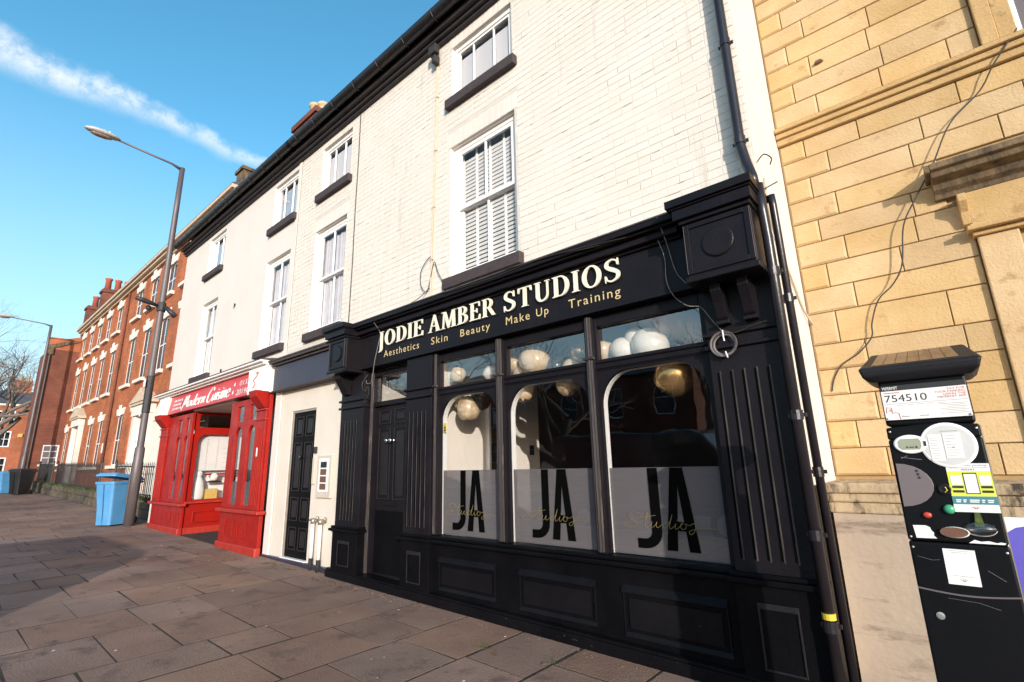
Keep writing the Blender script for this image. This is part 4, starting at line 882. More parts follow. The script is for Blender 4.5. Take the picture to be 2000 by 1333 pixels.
# bare wires on the front
wr = thing('fascia_wires', 'pale loose wires hanging from the cornice down to the coil on the right pilaster', 'wire', (-1.4, -.13, 2.5))
obj('wire', MB().tube(catmull([(-1.50, -.20, 3.24), (-1.47, -.16, 3.12), (-1.445, -.14, 2.98), (-1.45, -.14, 2.80), (-1.40, -.15, 2.66), (-1.31, -.14, 2.565), (-1.225, -.11, 2.54), (-1.16, -.10, 2.43), (-1.085, -.10, 2.315)]), .0028, 5), 'cable_pale', wr)
obj('wire', MB().tube(catmull([(-1.415, -.29, 3.28), (-1.41, -.16, 3.10), (-1.37, -.14, 2.86), (-1.30, -.14, 2.74)]), .0032, 5), 'cable_pale', wr)
obj('wire', MB().tube(catmull([(-1.08, -.12, 2.315), (-1.0, -.125, 2.30), (-.90, -.125, 2.325), (-.79, -.125, 2.345)]), .003, 5), 'cable', wr)
obj('wire', MB().tube(catmull([(-3.9, -.30, 3.27), (-3.2, -.29, 3.25), (-2.5, -.295, 3.265), (-2.0, -.27, 3.22), (-1.5, -.20, 3.24)]), .005, 5).tube(catmull([(-3.0, -.295, 3.285), (-2.3, -.30, 3.25), (-1.7, -.26, 3.21)]), .004, 5), 'cable', wr)
wc = thing('wire_coil', 'coil of grey cable tied up on the right hand pilaster', 'cable coil', (-1.086, -.11, 2.15))
for k in range(5):
    r = .068 + .006 * k; cx, cz = -1.086 + random.uniform(-.005, .005), 2.234 + random.uniform(-.006, .006)
    obj('loop', MB().tube([(cx + r * math.cos(q * .2618), -.115 - .004 * k, cz + r * math.sin(q * .2618)) for q in range(25)], .0034, 5), 'cable_pale' if k % 2 else 'lamp_grey', wc)
obj('cable_tie', MB().tube([(-1.083, -.14, 2.33), (-1.081, -.14, 2.27), (-1.078, -.14, 2.25)], .005, 5).tube([(-1.08, -.14, 2.175), (-1.07, -.14, 2.13)], .005, 5), 'ink_white', wc)
wl_ = thing('door_wire', 'pale wire hanging in front of the fascia above the shop door', 'wire', (-5.4, -.15, 2.5))
obj('wire', MB().tube(catmull([(-5.24, -.26, 3.22), (-5.25, -.15, 3.10), (-5.29, -.145, 2.98), (-5.36, -.145, 2.75), (-5.43, -.12, 2.58), (-5.50, -.10, 2.50), (-5.58, -.10, 2.50), (-5.63, -.08, 2.55)]), .0036, 6), 'cable_pale', wl_)
obj('wire', MB().tube(catmull([(-5.60, -.08, 2.62), (-5.66, -.12, 2.50), (-5.60, -.12, 2.40), (-5.55, -.1, 2.46), (-5.50, -.12, 2.35), (-5.58, -.12, 2.28)]), .005, 5), 'cable', wl_)
yw = thing('yellow_wall_cable', 'dark cable looping down the yellow stone wall', 'cable', (-.3, 1.0, 2.0))
obj('cable_run', MB().tube(catmull([(.89, .97, 4.42), (.80, .96, 4.30), (.72, .97, 4.20), (.62, .99, 4.05), (.42, .98, 3.87), (.27, .96, 3.58), (.13, .97, 3.36), (.02, .97, 3.16), (-.04, .97, 2.86), (-.12, .98, 2.72), (-.23, .99, 2.62), (-.30, 1.0, 2.45), (-.32, 1.0, 2.34), (-.42, 1.0, 2.23), (-.55, 1.01, 2.15), (-.62, 1.02, 2.05), (-.65, 1.02, 1.95)]), .0052, 6), 'cable', yw)
ft = thing('flank_cable', 'brown twisted cable slanting across the white side wall', 'cable', (-.72, .5, 2.6))
obj('cable_run', MB().tube(catmull([(-.70, .03, 3.45), (-.715, .10, 3.18), (-.72, .30, 2.98), (-.722, .62, 2.78), (-.722, .85, 2.62), (-.70, 1.04, 2.52)]), .009, 6), 'cable_cream', ft)
obj('wire_end', MB().tube(catmull([(-.72, .02, 3.6), (-.68, .06, 3.66), (-.64, .08, 3.62), (-.65, .06, 3.56)]), .005, 5).tube([(-.72, .02, 3.36), (-.62, .05, 3.40)], .005, 5), 'cable', ft)

# ---------------------------------------------------------------- the room behind the display windows
rm = thing('shop_room', 'dim shop room seen through the display windows, white left wall catching sun', 'room', (-2.8, 2, 0))
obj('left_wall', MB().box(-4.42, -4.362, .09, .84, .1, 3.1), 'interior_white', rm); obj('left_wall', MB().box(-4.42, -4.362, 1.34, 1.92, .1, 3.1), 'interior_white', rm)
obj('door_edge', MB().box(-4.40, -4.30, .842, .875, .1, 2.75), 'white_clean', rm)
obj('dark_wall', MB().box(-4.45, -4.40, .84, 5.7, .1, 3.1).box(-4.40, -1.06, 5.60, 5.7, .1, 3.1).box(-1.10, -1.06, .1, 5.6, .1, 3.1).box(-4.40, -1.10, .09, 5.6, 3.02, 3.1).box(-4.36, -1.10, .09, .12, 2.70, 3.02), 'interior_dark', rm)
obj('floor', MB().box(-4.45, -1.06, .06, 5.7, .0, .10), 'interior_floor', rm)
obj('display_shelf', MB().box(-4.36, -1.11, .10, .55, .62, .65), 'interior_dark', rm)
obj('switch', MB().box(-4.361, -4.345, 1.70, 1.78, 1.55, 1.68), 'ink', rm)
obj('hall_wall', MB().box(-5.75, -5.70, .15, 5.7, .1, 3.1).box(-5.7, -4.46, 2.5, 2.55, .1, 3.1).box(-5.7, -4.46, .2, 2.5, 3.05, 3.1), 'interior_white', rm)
BL = [('white', -4.36, 2.47, .085, 'white', 'pale balloon at the left end of the first transom light'), ('white', -4.16, 2.46, .08, 'cream', 'small cream balloon in the first transom light'), ('white', -3.74, 2.43, .075, 'white', 'white balloon at the right of the first transom light'),
      ('c', -3.36, 2.48, .075, 'cream', 'small cream balloon at the left of the middle transom light'), ('c', -3.06, 2.46, .135, 'cream', 'large pear shaped cream balloon in the middle transom light'), ('c', -3.28, 2.36, .085, 'cream', 'cream balloon low in the middle transom light'),
      ('d', -2.84, 2.38, .08, 'dark', 'black balloon in the middle transom light'), ('c', -2.65, 2.33, .09, 'cream', 'cream balloon beside the black ones in the middle transom'), ('g', -2.53, 2.47, .075, 'gold', 'gold balloon at the right of the middle transom light'), ('d', -2.70, 2.47, .07, 'dark', 'black balloon behind the gold one in the middle transom'),
      ('c', -2.27, 2.43, .09, 'cream', 'cream balloon at the left edge of the right transom light'), ('w', -2.05, 2.40, .10, 'white', 'round white balloon in the right transom light'), ('w', -1.80, 2.40, .135, 'white', 'large white balloon in the right transom light'), ('w', -1.94, 2.50, .072, 'white', 'small white balloon above the two white ones at right'), ('w', -1.73, 2.53, .07, 'white', 'small pale balloon high in the right transom light'), ('b', -1.52, 2.36, .055, 'dark', 'tiny dark balloon at the right of the right transom'),
      ('t', -3.20, 2.17, .10, 'cream', 'tan balloon peeping under the middle arch'), ('t', -2.67, 2.16, .088, 'marble', 'brown balloon at the top right of the middle arch'), ('G', -1.61, 2.11, .145, 'gold', 'big metallic gold balloon in the right arched window'),
      ('m', -4.00, 2.05, .115, 'marble', 'marbled gold balloon in the left arched window'), ('d', -3.90, 2.15, .105, 'dark', 'black balloon behind the marbled one at left'), ('t', -4.22, 2.17, .075, 'marble', 'small tan balloon at the top of the left arch')]
BL = [(q[0], q[1], q[2], q[3] * 1.15, q[4], q[5]) for q in BL]
prof = [(.0, -.92), (.06, -.90), (.03, -.86), (.10, -.80)] + [(math.cos(R(a)) * (1 - .06 * math.sin(R(a)) * 0) * (1.0 if a > 0 else 1 - .10 * (-a / 60) ** 2), math.sin(R(a)) * (1.0 if a > 0 else 1.05)) for a in range(-48, 90, 12)] + [(.0, 1.0)]
rbk = random.Random(5)
for k, (_, x, z, r, m, lab) in enumerate(BL):
    ang = rbk.uniform(-1.0, 1.0) + (math.pi if rbk.random() < .3 else 0); mb = MB()
    mb.lathe([(max(p[0], .002) * r, p[1] * r * 1.12) for p in prof], (0, 0, 0), 'z', 20)
    o = obj('balloon', mb, 'balloon_' + m, smooth=True); o.location = (x, .22 + rbk.uniform(-.04, .08) + (.1 if m == 'dark' else 0), z); o.rotation_euler = (rbk.uniform(-.3, .3), ang * .9, 0)
    tag(o, lab, 'balloon', 'balloons strung inside the shop window')

# ================================================================ RED RESTAURANT FRONT
rs = thing('red_shopfront', 'red timber restaurant front with a recessed entrance, lettered Modern Cuisine', 'shopfront', (-11.2, 0, .2))
def red_bay(x0, x1, y, lights, pil, name, label):
    """bay front with two narrow arched lights, small lights over, ledge and panelled base"""
    g = gz((x0 + x1) / 2)
    b = obj(name, MB().box(x0, x1, y, y + .06, g + .10, .76), 'red', rs, bevel=.006, label=label)
    obj('foot', MB().box(x0 - .03, x1 + .02, y - .04, y + .06, g - .03, g + .11), 'red_worn', b, bevel=.02)
    obj('ledge', MB().box(x0 - .05, x1 + .07, y - .08, y + .06, .762, .82), 'red_worn', b, bevel=.012)
    for (a, c) in lights:
        fr = MB(); u, v = a - .03, c + .03; d0, d1 = g + .22, .63
        for (p, q, r, s) in ((u, u + .014, d0, d1), (v - .014, v, d0, d1), (u + .014, v - .014, d0, d0 + .014), (u + .014, v - .014, d1 - .02, d1)): fr.box(p, q, y - .014, y - .001, r, s)
        obj('panel', fr, 'red', b, bevel=.003)
    f = MB(); xs_ = [x0] + [q for l in lights for q in l] + [x1]
    for k in range(0, len(xs_), 2): f.box(xs_[k], xs_[k + 1], y, y + .055, .822, 2.66)
    for (a, c) in lights:
        f.box(a, c, y + .002, y + .053, .822, .88); f.box(a, c, y + .002, y + .053, 2.20, 2.28); f.box(a, c, y + .002, y + .053, 2.56, 2.66)
        r = (c - a) / 2; m_ = (a + c) / 2; A = arc(m_, 2.20 - .01 - r * 1.0, r, 180, 0, 10); B = [(p[0], 2.199) for p in A]
        f.strip(A, B, y + .003, y + .052)
    obj('bay_frame', f, 'red', b, bevel=.003)
    for (a, c) in lights:
        obj('pane', MB().add([(a, y + .03, .87), (c, y + .03, .87), (c, y + .03, 2.2), (a, y + .03, 2.2)], [(0, 1, 2, 3)]), 'glass_far', b)
        obj('pane', MB().add([(a, y + .03, 2.27), (c, y + .03, 2.27), (c, y + .03, 2.57), (a, y + .03, 2.57)], [(0, 1, 2, 3)]), 'glass_far', b)
        obj('frosted_strip', MB().add([(a, y + .036, .88), (c, y + .036, .88), (c, y + .036, 1.26), (a, y + .036, 1.26)], [(0, 1, 2, 3)]), 'film', b)
    a, c = pil
    obj('pilaster', MB().box(a, c, y - .035, y - .001, .822, 2.40), 'red', b, bevel=.005)
    for k in range(5):
        x = a + (c - a) * (k + 1) / 6
        obj('flute', MB().box(x - .007, x + .007, y - .042, y - .0355, .9, 2.12), 'red_worn', b)
    obj('capital', MB().box(a - .02, c + .02, y - .06, y, 2.401, 2.43).box(a - .02, c + .02, y - .055, y, 2.24, 2.27), 'red_worn', b, bevel=.006)
    obj('console', MB().prism([(y, 2.72), (y - .22, 2.72), (y - .2, 2.62), (y - .1, 2.5), (y - .05, 2.44), (y, 2.44)], a + .04, c - .04, 'x'), 'red', b, bevel=.006)
    return b
red_bay(-9.94, -8.36, -.12, [(-9.67, -9.36), (-9.12, -8.83)], (-8.74, -8.38), 'right_bay', 'right bay of the restaurant front')
red_bay(-14.05, -12.02, -.12, [(-12.93, -12.66), (-12.42, -12.16)], (-13.98, -13.50), 'left_bay', 'left bay of the restaurant front')
obj('sticker', MB().box(-8.60, -8.555, -.166, -.163, 1.66, 1.80), 'ink_white', rs)
# lobby sides (the left one carries the menu window)
def lob(x, sgn, name, label):
    y0, y1 = -.06, 1.30; g = gz(x); t = .05 * sgn
    xa, xb = (x - .05, x) if sgn > 0 else (x, x + .05)
    p = obj(name, MB().box(xa, xb, y0, y1, g + .06, .80), 'red', rs, label=label)
    obj('foot', MB().box(xa - .01, xb + .03 * sgn, y0, y1, g - .03, g + .12), 'red_worn', p, bevel=.01)
    obj('ledge', MB().box(min(xa, xb + .06 * sgn), max(xa, xb + .06 * sgn) if sgn > 0 else xb, y0 - .02, y1, .802, .845), 'red_worn', p, bevel=.008)
    mm = lambda q, xx: (xx, q[0], q[1])
    wy0, wy1, wz0, wz1 = .05, 1.15, .88, 2.215; r = .17
    inn = [(wy0, wz0)] + [(wy0 + r - r * math.cos(R(a)), wz1 - r + r * math.sin(R(a))) for a in range(0, 91, 15)] + [(wy1 - r + r * math.cos(R(a)), wz1 - r + r * math.sin(R(a))) for a in range(90, -1, -15)] + [(wy1, wz0)]
    out = [(y0, wz0)] + [(y0, wz1 - r)] + [(y0 + (wy0 + r - y0) * k / 6, 2.32) for k in range(1, 7)] + [(wy1 - r + (y1 - wy1 + r) * k / 6, 2.32) for k in range(0, 6)] + [(y1, wz1 - r)] + [(y1, wz0)]
    obj('side_frame', MB().strip(inn, out, xa, xb, mk=mm).box(xa, xb, y0, y1, .8452, .879).box(xa, xb, y0, y0 + .10, 2.321, 2.68).box(xa, xb, y0 + .10, y1, 2.321, 2.36).box(xa, xb, y0 + .10, y1, 2.62, 2.68), 'red', p)
    obj('pane', MB().add([((xa + xb) / 2, wy0 - .02, .86), ((xa + xb) / 2, wy1 + .02, .86), ((xa + xb) / 2, wy1 + .02, 2.25), ((xa + xb) / 2, wy0 - .02, 2.25)], [(0, 1, 2, 3)]), 'glass_far', p)
    obj('pane', MB().add([((xa + xb) / 2, y0 + .08, 2.35), ((xa + xb) / 2, y1, 2.35), ((xa + xb) / 2, y1, 2.64), ((xa + xb) / 2, y0 + .08, 2.64)], [(0, 1, 2, 3)]), 'glass_far', p)
    fr = MB(); u, v, c, d = .10, 1.18, g + .20, .66
    for (a, b, e, h) in ((u, u + .03, c, d), (v - .03, v, c, d), (u + .03, v - .03, c, c + .03), (u + .03, v - .03, d - .035, d)): fr.box(xb if sgn > 0 else xa - .02, (xb + .022) if sgn > 0 else xa, a, b, e, h)
    obj('panel', fr, 'red', p, bevel=.005)
    return p
lw = lob(-12.06, 1, 'menu_side', 'red side of the lobby with the menu window')
lob(-9.93, -1, 'lobby_side', 'red side of the lobby behind the right bay')
obj('lobby_door', MB().box(-12.05, -9.95, 1.305, 1.35, .2, 2.68), 'red', rs)
obj('lobby_door_glass', MB().box(-11.5, -10.5, 1.296, 1.303, 1.0, 2.1), 'glass_far', rs)
obj('lobby_ceiling', MB().box(-12.06, -9.93, -.10, 1.3, 2.685, 2.72), 'beige', rs)
obj('lobby_floor', gstrip([-12.05, -9.95], -.10, 1.30, -.004), 'tile_dark', rs)
# menu board, shelf and the things on it
mnu = thing('menu_board', 'white menu sheets with printed columns inside the red lobby window', 'menu', (-12.2, .5, 1.45))
obj('sheet', MB().box(-12.20, -12.185, .0, 1.2, 1.46, 2.30), 'paper', mnu)
pr = MB()
for col in (.27, .48):
    for k in range(13): pr.box(-12.1848, -12.183, col, col + random.uniform(.018, .03), 1.50 + k * .050, 1.518 + k * .050)
for k in range(5): pr.box(-12.1848, -12.183, .60, .95, 1.52 + k * .10, 1.524 + k * .10)
obj('menu_print', pr, 'ink_grey', mnu)
obj('red_rail', MB().box(-12.2, -12.17, .30, 1.2, 1.36, 1.40), 'red', mnu)
st = thing('white_figure', 'white rounded figure standing at the left of the lobby window', 'figurine', (-12.22, .2, .88))
obj('body', MB().lathe([(.10, 0), (.13, .05), (.135, .20), (.115, .34), (.07, .44), (.05, .47), (.075, .50), (.07, .56), (.02, .60)], (-12.22, .19, .87), 'z', 18, .55, 1.0), 'white_clean', st, smooth=True)
obj('plate_lamp', MB().lathe([(.07, 0), (.07, .01), (.04, .02)], (-12.16, .47, 1.33), 'x', 18), 'white_clean', None).update_tag()
pk = bpy.data.objects['plate_lamp']; pk.name = 'wall_plate'; tag(pk, 'round white plate hung under the menu sheets', 'plate')
bx = thing('snack_box', 'orange and green printed box on the lobby window sill', 'box', (-12.2, .45, .88)); obj('carton', MB().box(-12.24, -12.13, .345, .56, .872, 1.08), 'orange_print', bx, bevel=.004)
hd = obj('dark_bowl', MB().prism(arc(.49, 1.205, .15, 0, 180, 12, .045), -12.24, -12.15, 'x'), 'ink', None); tag(hd, 'dark domed lid in the middle of the lobby window', 'bowl')
bk = obj('bay_backing', MB().box(-12.40, -12.36, -.04, 1.2, .86, 2.3), 'white_clean', rs)
obj('bay_shelf', MB().box(-12.36, -12.115, -.04, 1.2, .845, .868), 'white_clean', rs)
pt = thing('window_plant', 'leafy green pot plant behind the right bay window', 'plant', (-8.98, .1, 1.25))
rp = random.Random(8)
for k in range(70):
    x, z, y = -8.98 + rp.gauss(0, .06), 1.28 + rp.uniform(0, .48), .03 + rp.uniform(0, .1); a = rp.uniform(0, 6.3); L = .05
    obj('leaf', MB().add([(x, y, z), (x + L * .4 * math.cos(a), y - .01, z + .02), (x + L * math.cos(a), y + .01, z + L * math.sin(a)), (x + L * .4 * math.cos(a + .8), y, z + L * .5 * math.sin(a + .8))], [(0, 1, 2, 3)]), 'leaf', pt, fix=False)
obj('stem', MB().tube([(-8.98, .08, 1.0), (-8.97, .08, 1.4), (-9.0, .08, 1.72)], .008, 5), 'twig', pt)
obj('plant_pot', MB().lathe([(.06, 0), (.085, .16), (.09, .18)], (-8.98, .08, .88), 'z', 14), 'terracotta', pt, smooth=True)
rc = thing('rolled_blind', 'grey pleated drape hanging in the left light of the right bay', 'drape', (-9.52, .05, .9))
obj('drape', MB().lathe([(.05, 0), (.062, .12), (.05, .2), (.062, .45), (.055, .7), (.06, 1.0), (.03, 1.18), (.05, 1.2), (.02, 1.24)], (-9.50, .08, .9), 'z', 12), 'curtain', rc, smooth=True)
obj('bay_interior', MB().box(-9.90, -8.40, .28, .32, .2, 2.66), 'timber_grey', rs); obj('bay_interior', MB().box(-14.0, -12.42, .28, .32, .2, 2.66), 'timber_grey', rs)
# fascia with script lettering
fs_ = obj('fascia', MB().add([(-13.52, -.20, 2.72), (-9.06, -.20, 2.72), (-9.06, -.14, 3.13), (-13.52, -.14, 3.13), (-13.52, -.08, 2.72), (-9.06, -.08, 2.72), (-9.06, -.08, 3.13), (-13.52, -.08, 3.13)], [(0, 1, 2, 3), (4, 7, 6, 5), (0, 4, 5, 1), (3, 2, 6, 7), (0, 3, 7, 4), (1, 5, 6, 2)]), 'sign_red', rs, label='red sign board lettered Modern Cuisine in white script')
def onsign(x, z, k=0.0): return (x, -.20 + (z - 2.72) * .1463 - .004 - k, z)
MS = {'M': [[(0, -.15), (.10, .2), (.22, .92), (.28, .98), (.36, .30), (.58, .98), (.62, .96), (.66, .2), (.78, .02)]], 'o': [[(.32, .52), (.10, .50), (.04, .18), (.20, .02), (.38, .16), (.36, .46), (.48, .48)]], 'd': [[(.36, .48), (.14, .48), (.04, .16), (.18, .02), (.38, .24), (.50, 1.0), (.42, .1), (.54, .04)]],
      'e': [[(.06, .26), (.36, .36), (.28, .56), (.10, .46), (.06, .14), (.22, .0), (.44, .14)]], 'r': [[(.04, .50), (.14, .54), (.10, .0), (.16, .34), (.30, .54), (.40, .48)]], 'n': [[(.04, .48), (.12, .52), (.08, .0), (.16, .36), (.32, .54), (.38, .42), (.34, .08), (.48, .06)]],
      'C': [[(.62, .78), (.56, 1.0), (.30, .94), (.06, .54), (.10, .10), (.32, -.04), (.62, .18)]], 'u': [[(.04, .5), (.06, .10), (.18, .02), (.34, .26), (.40, .54), (.36, .10), (.50, .06)]], 'i': [[(.06, .5), (.12, .52), (.10, .08), (.22, .06)], [(.15, .72), (.17, .76)]], 's': [[(.30, .48), (.12, .50), (.08, .34), (.28, .20), (.24, .02), (.02, .06)]]}
ADV = {'M': .82, 'o': .46, 'd': .55, 'e': .44, 'r': .40, 'n': .50, 'C': .66, 'u': .50, 'i': .22, 's': .36}
def brush(word, x0, x1, zb, h, r):
    tot = sum(ADV[c] for c in word); sx = (x1 - x0) / tot; x = x0; mb = MB()
    for c in word:
        for ln in MS[c]:
            P = catmull([Vector((q[0], q[1], 0)) for q in ln], 4); n = len(P)
            mb.tube([onsign(x + (p.x + p.y * .12) * sx, zb + p.y * h) for p in P], [r * (.75 + .5 * math.sin(math.pi * min(1, i / max(1, n - 1)))) for i in range(n)], 5)
        x += ADV[c] * sx
    obj('script_word', mb, 'ink_white', fs_)
brush('Modern', -12.58, -11.22, 2.79, .24, .0125); brush('Cuisine', -11.10, -9.95, 2.775, .28, .0125)
mko = lambda x, y, z: onsign(x, z)
text_mesh('phone_number', '01332', -9.57, -9.02, 2.935, 3.03, 0, 'ink_white', fs_, mk=mko); text_mesh('phone_number', '201901', -9.63, -9.02, 2.765, 2.87, 0, 'ink_white', fs_, mk=mko)
sm = MB()
for r_ in range(3):
    x = -13.22
    while x < -12.70:
        w = random.uniform(.03, .07); z = 2.80 + r_ * .09
        sm.add([onsign(x, z), onsign(x + w, z), onsign(x + w, z + .045), onsign(x, z + .05)], [(0, 1, 2, 3)]); x += w + .035
for z in (2.80, 2.95): sm.add([onsign(-9.82, z), onsign(-9.76, z + .01), onsign(-9.78, z + .08), onsign(-9.83, z + .05)], [(0, 1, 2, 3)])
obj('small_print', sm, 'ink_white', fs_, fix=False, kind='stuff')
obj('cornice', MB().box(-14.3, -8.42, -.20, -.001, 3.132, 3.165).box(-14.34, -8.42, -.26, -.001, 3.166, 3.20).box(-14.38, -8.42, -.31, -.001, 3.201, 3.235), 'white_paint', rs, bevel=.006)
obj('cornice_cap', MB().prism([(-.315, 3.2355), (-.315, 3.25), (-.003, 3.30), (-.003, 3.2355)], -14.38, -8.42, 'x'), 'lead', rs)
obj('end_box', MB().box(-9.04, -8.42, -.235, -.001, 2.70, 3.131), 'white_paint', rs, bevel=.015, label='white box at the right end of the sign')
obj('end_box', MB().box(-14.10, -13.53, -.235, -.001, 2.72, 3.131), 'white_paint', rs, bevel=.015, label='white box at the left end of the sign')
obj('end_scroll', MB().tube(catmull([(-8.80, -.240, 2.80), (-8.72, -.240, 2.86), (-8.80, -.240, 2.92), (-8.70, -.240, 2.98), (-8.62, -.240, 3.05), (-8.72, -.240, 3.04)]), .007, 5), 'ink_red', rs)

# ================================================================ YELLOW STONE BUILDING (set back on the right)
YY = 1.05
ys = thing('yellow_stone_building', 'yellow sandstone ashlar building with moulded string course and hooded doorway', 'building', (2, 1, 0))
obj('wall', MB().box(XR + .002, 5.0, YY + .012, 6, .0, 9.0), 'stone_joint', ys)
courses = [1.29, 1.50, 1.71, 1.92, 2.13, 2.34, 2.61, 2.82, 3.03, 3.237, 3.438, 3.646, 3.85, 4.046, 4.229]
up = [4.40, 4.622, 4.822, 5.041, 5.25, 5.451, 5.656, 5.86, 6.07, 6.28, 6.5, 6.71, 6.92, 7.13, 7.34]
ry = random.Random(21)
DOOR_L = .40; WIN_L = .70
def block(x0, x1, z0, z1, quoin):
    mb = MB(); g = .003; p = .020 if quoin else .010; e = .016 if quoin else .004
    c = [(x0 + g, z0 + g), (x1 - g, z0 + g), (x1 - g, z1 - g), (x0 + g, z1 - g)]
    cx, cz = (x0 + x1) / 2, (z0 + z1) / 2; sg = lambda v: 1 if v > 0 else -1
    yo = ry.uniform(-.002, .002)
    vs = [(x, YY + .02, z) for x, z in c] + [(x, YY - p * .3 + yo, z) for x, z in c] + [(x + sg(cx - x) * e, YY - p + yo, z + sg(cz - z) * e) for x, z in c]
    mb.add(vs, [(8, 9, 10, 11)] + [(i, (i + 1) % 4, (i + 1) % 4 + 4, i + 4) for i in range(4)] + [(i + 4, (i + 1) % 4 + 4, (i + 1) % 4 + 8, i + 8) for i in range(4)])
    obj('stone_block', mb, 'stone_yellow', ys, fix=False)
for zs_, lim in ((courses, lambda z: DOOR_L if z < 3.2 else (.30 if z < 3.5 else 3.2)), (up, lambda z: WIN_L if z < 6.4 else 3.2)):
    for i in range(len(zs_) - 1):
        z0, z1 = zs_[i], zs_[i + 1]; x = XR + .003; first = True; xe = lim(z0)
        while x < xe - .02:
            w = (.20 if i % 2 else .36) if first else ry.uniform(.38, .72)
            x1 = min(x + w, xe)
            if xe - x1 < .14: x1 = xe
            block(x, x1, z0, z1, first); x = x1; first = False
# right of the door and window
for zs_, a in ((courses, 1.75), (up, 2.05)):
    for i in range(len(zs_) - 1):
        x = a
        if zs_ is courses and zs_[i] > 3.5: continue
        if zs_ is up and zs_[i] > 6.4: continue
        while x < 3.2:
            x1 = min(x + ry.uniform(.4, .7), 3.2); block(x, x1, zs_[i], zs_[i + 1], False); x = x1
obj('string_course', MB().box(XR + .003, 3.2, YY - .10, YY + .01, 4.345, 4.385).box(XR + .003, 3.2, YY - .07, YY + .01, 4.295, 4.343).box(XR + .003, 3.2, YY - .045, YY + .01, 4.232, 4.293).prism([(YY - .10, 4.386), (YY - .02, 4.402), (YY + .01, 4.402), (YY + .01, 4.386)], XR + .003, 3.2, 'x'), 'stone_trim', ys, bevel=.008)
# door case under the hood
hd_ = obj('hood', MB().prism([(YY, 3.30), (YY - .05, 3.30), (YY - .06, 3.335), (YY - .10, 3.36), (YY - .12, 3.40), (YY - .20, 3.425), (YY - .215, 3.46), (YY - .25, 3.47), (YY - .25, 3.515), (YY, 3.58)], .235, 1.93, 'x').box(.205, .2349, YY - .25, YY, 3.455, 3.515).box(1.9301, 1.96, YY - .25, YY, 3.455, 3.515), 'stone_dark', ys, bevel=.006, label='weathered dark stone hood over the doorway')
obj('frieze', MB().box(.40, 1.75, YY - .05, YY + .01, 3.04, 3.299), 'stone_yellow', ys)
obj('architrave', MB().box(.36, 1.79, YY - .13, YY + .01, 2.985, 3.02).box(.38, 1.77, YY - .10, YY + .01, 3.021, 3.039).box(.385, 1.765, YY - .08, YY + .01, 2.95, 2.984), 'stone_trim', ys, bevel=.006)
obj('door_jamb', MB().box(.405, .62, YY - .05, YY + .01, 1.2, 2.949), 'stone_yellow', ys, bevel=.008); obj('door_jamb', MB().box(1.53, 1.745, YY - .05, YY + .01, 1.2, 2.949), 'stone_yellow', ys, bevel=.008)
obj('jamb_scroll', MB().prism([(YY - .0, 3.28), (YY - .12, 3.28), (YY - .13, 3.22), (YY - .07, 3.15), (YY - .05, 3.06), (YY, 3.04)], .35, .398, 'x'), 'stone_trim', ys, bevel=.004)
obj('door_leaf', MB().box(.621, 1.529, YY + .10, YY + .14, .2, 2.95), 'timber_grey', ys)
# first floor window
wy = obj('window_surround', MB().box(.705, .80, YY - .05, YY + .01, 4.403, 6.40).box(.801, .90, YY - .03, YY + .10, 4.403, 6.30).box(1.95, 2.045, YY - .05, YY + .01, 4.403, 6.40).box(1.85, 1.949, YY - .03, YY + .10, 4.403, 6.30).box(.801, 1.949, YY - .05, YY + .01, 6.301, 6.40), 'stone_trim', ys, bevel=.006)
fw = MB(); frame(fw, .90, 1.85, 4.41, 6.30, YY - .005, YY + .06, .03); fw.box(1.36, 1.39, YY, YY + .05, 4.44, 6.27); fw.box(.93, 1.36, YY, YY + .05, 5.30, 5.35); fw.box(1.39, 1.82, YY, YY + .05, 5.30, 5.35)
obj('window', fw, 'white_clean', ys); obj('pane', MB().box(.93, 1.82, YY + .003, YY + .009, 4.44, 6.27), 'grey_plate', ys)
# painted plinth in front with its coping
obj('plinth', MB().box(XR + .035, 5.0, .50, YY + .011, -.1, 1.06), 'plinth_paint', ys)
obj('plinth_coping', MB().box(XR + .005, 5.0, .455, YY + .011, 1.195, 1.262).box(XR + .012, 5.0, .475, YY + .011, 1.135, 1.194).box(XR + .02, 5.0, .488, YY + .011, 1.062, 1.134), 'coping', ys, bevel=.012)
obj('iron_stub', MB().lathe([(.0, 0), (.03, 0), (.022, -.03)], (-.30, YY - .012, 4.92), 'y', 8, 1.3, .6), 'brown_slot', ys)
ps = thing('purple_notice', 'purple notice panel with a white border, behind the parking machine', 'sign', (.7, .45, .6))
obj('panel_board', MB().box(.135, 1.2, .462, .485, .55, 1.075), 'ink_white', ps, bevel=.004)
obj('purple_field', MB().prism([(.150, .60), (1.15, .60), (1.15, 1.05), (.34, 1.05), (.26, 1.035), (.20, 1.02), (.158, .99)], .4575, .4615), 'purple', ps)

# ================================================================ PARKING MACHINE
pm = thing('parking_machine', 'black solar powered parking payment machine with stickers and white sign 754510', 'parking machine', (-.045, -1.2, 0))
FY = -1.30
body = obj('cabinet', MB().box(-.178, .088, FY, FY + .24, .01, 1.139).box(-.178, .088, FY + .004, FY + .24, 1.143, 1.50).prism([(-.178, 1.50), (.088, 1.50), (.088, 1.545), (-.045, 1.556), (-.178, 1.545)], FY + .004, FY + .24), 'meter', pm, bevel=.006)
obj('lower_door_line', MB().tube([(-.178 + .266 * k / 12, FY - .001, .985 - .012 * math.sin(math.pi * k / 12)) for k in range(13)], .0028, 5), 'grey_plate', pm)
obj('neck', MB().box(-.176, .083, FY + .02, FY + .20, 1.552, 1.735), 'meter', pm, bevel=.008)
cp = [(-.205, 1.722), (.105, 1.722), (.128, 1.745), (.135, 1.772), (-.226, 1.772), (-.222, 1.745)]
hdm = MB()
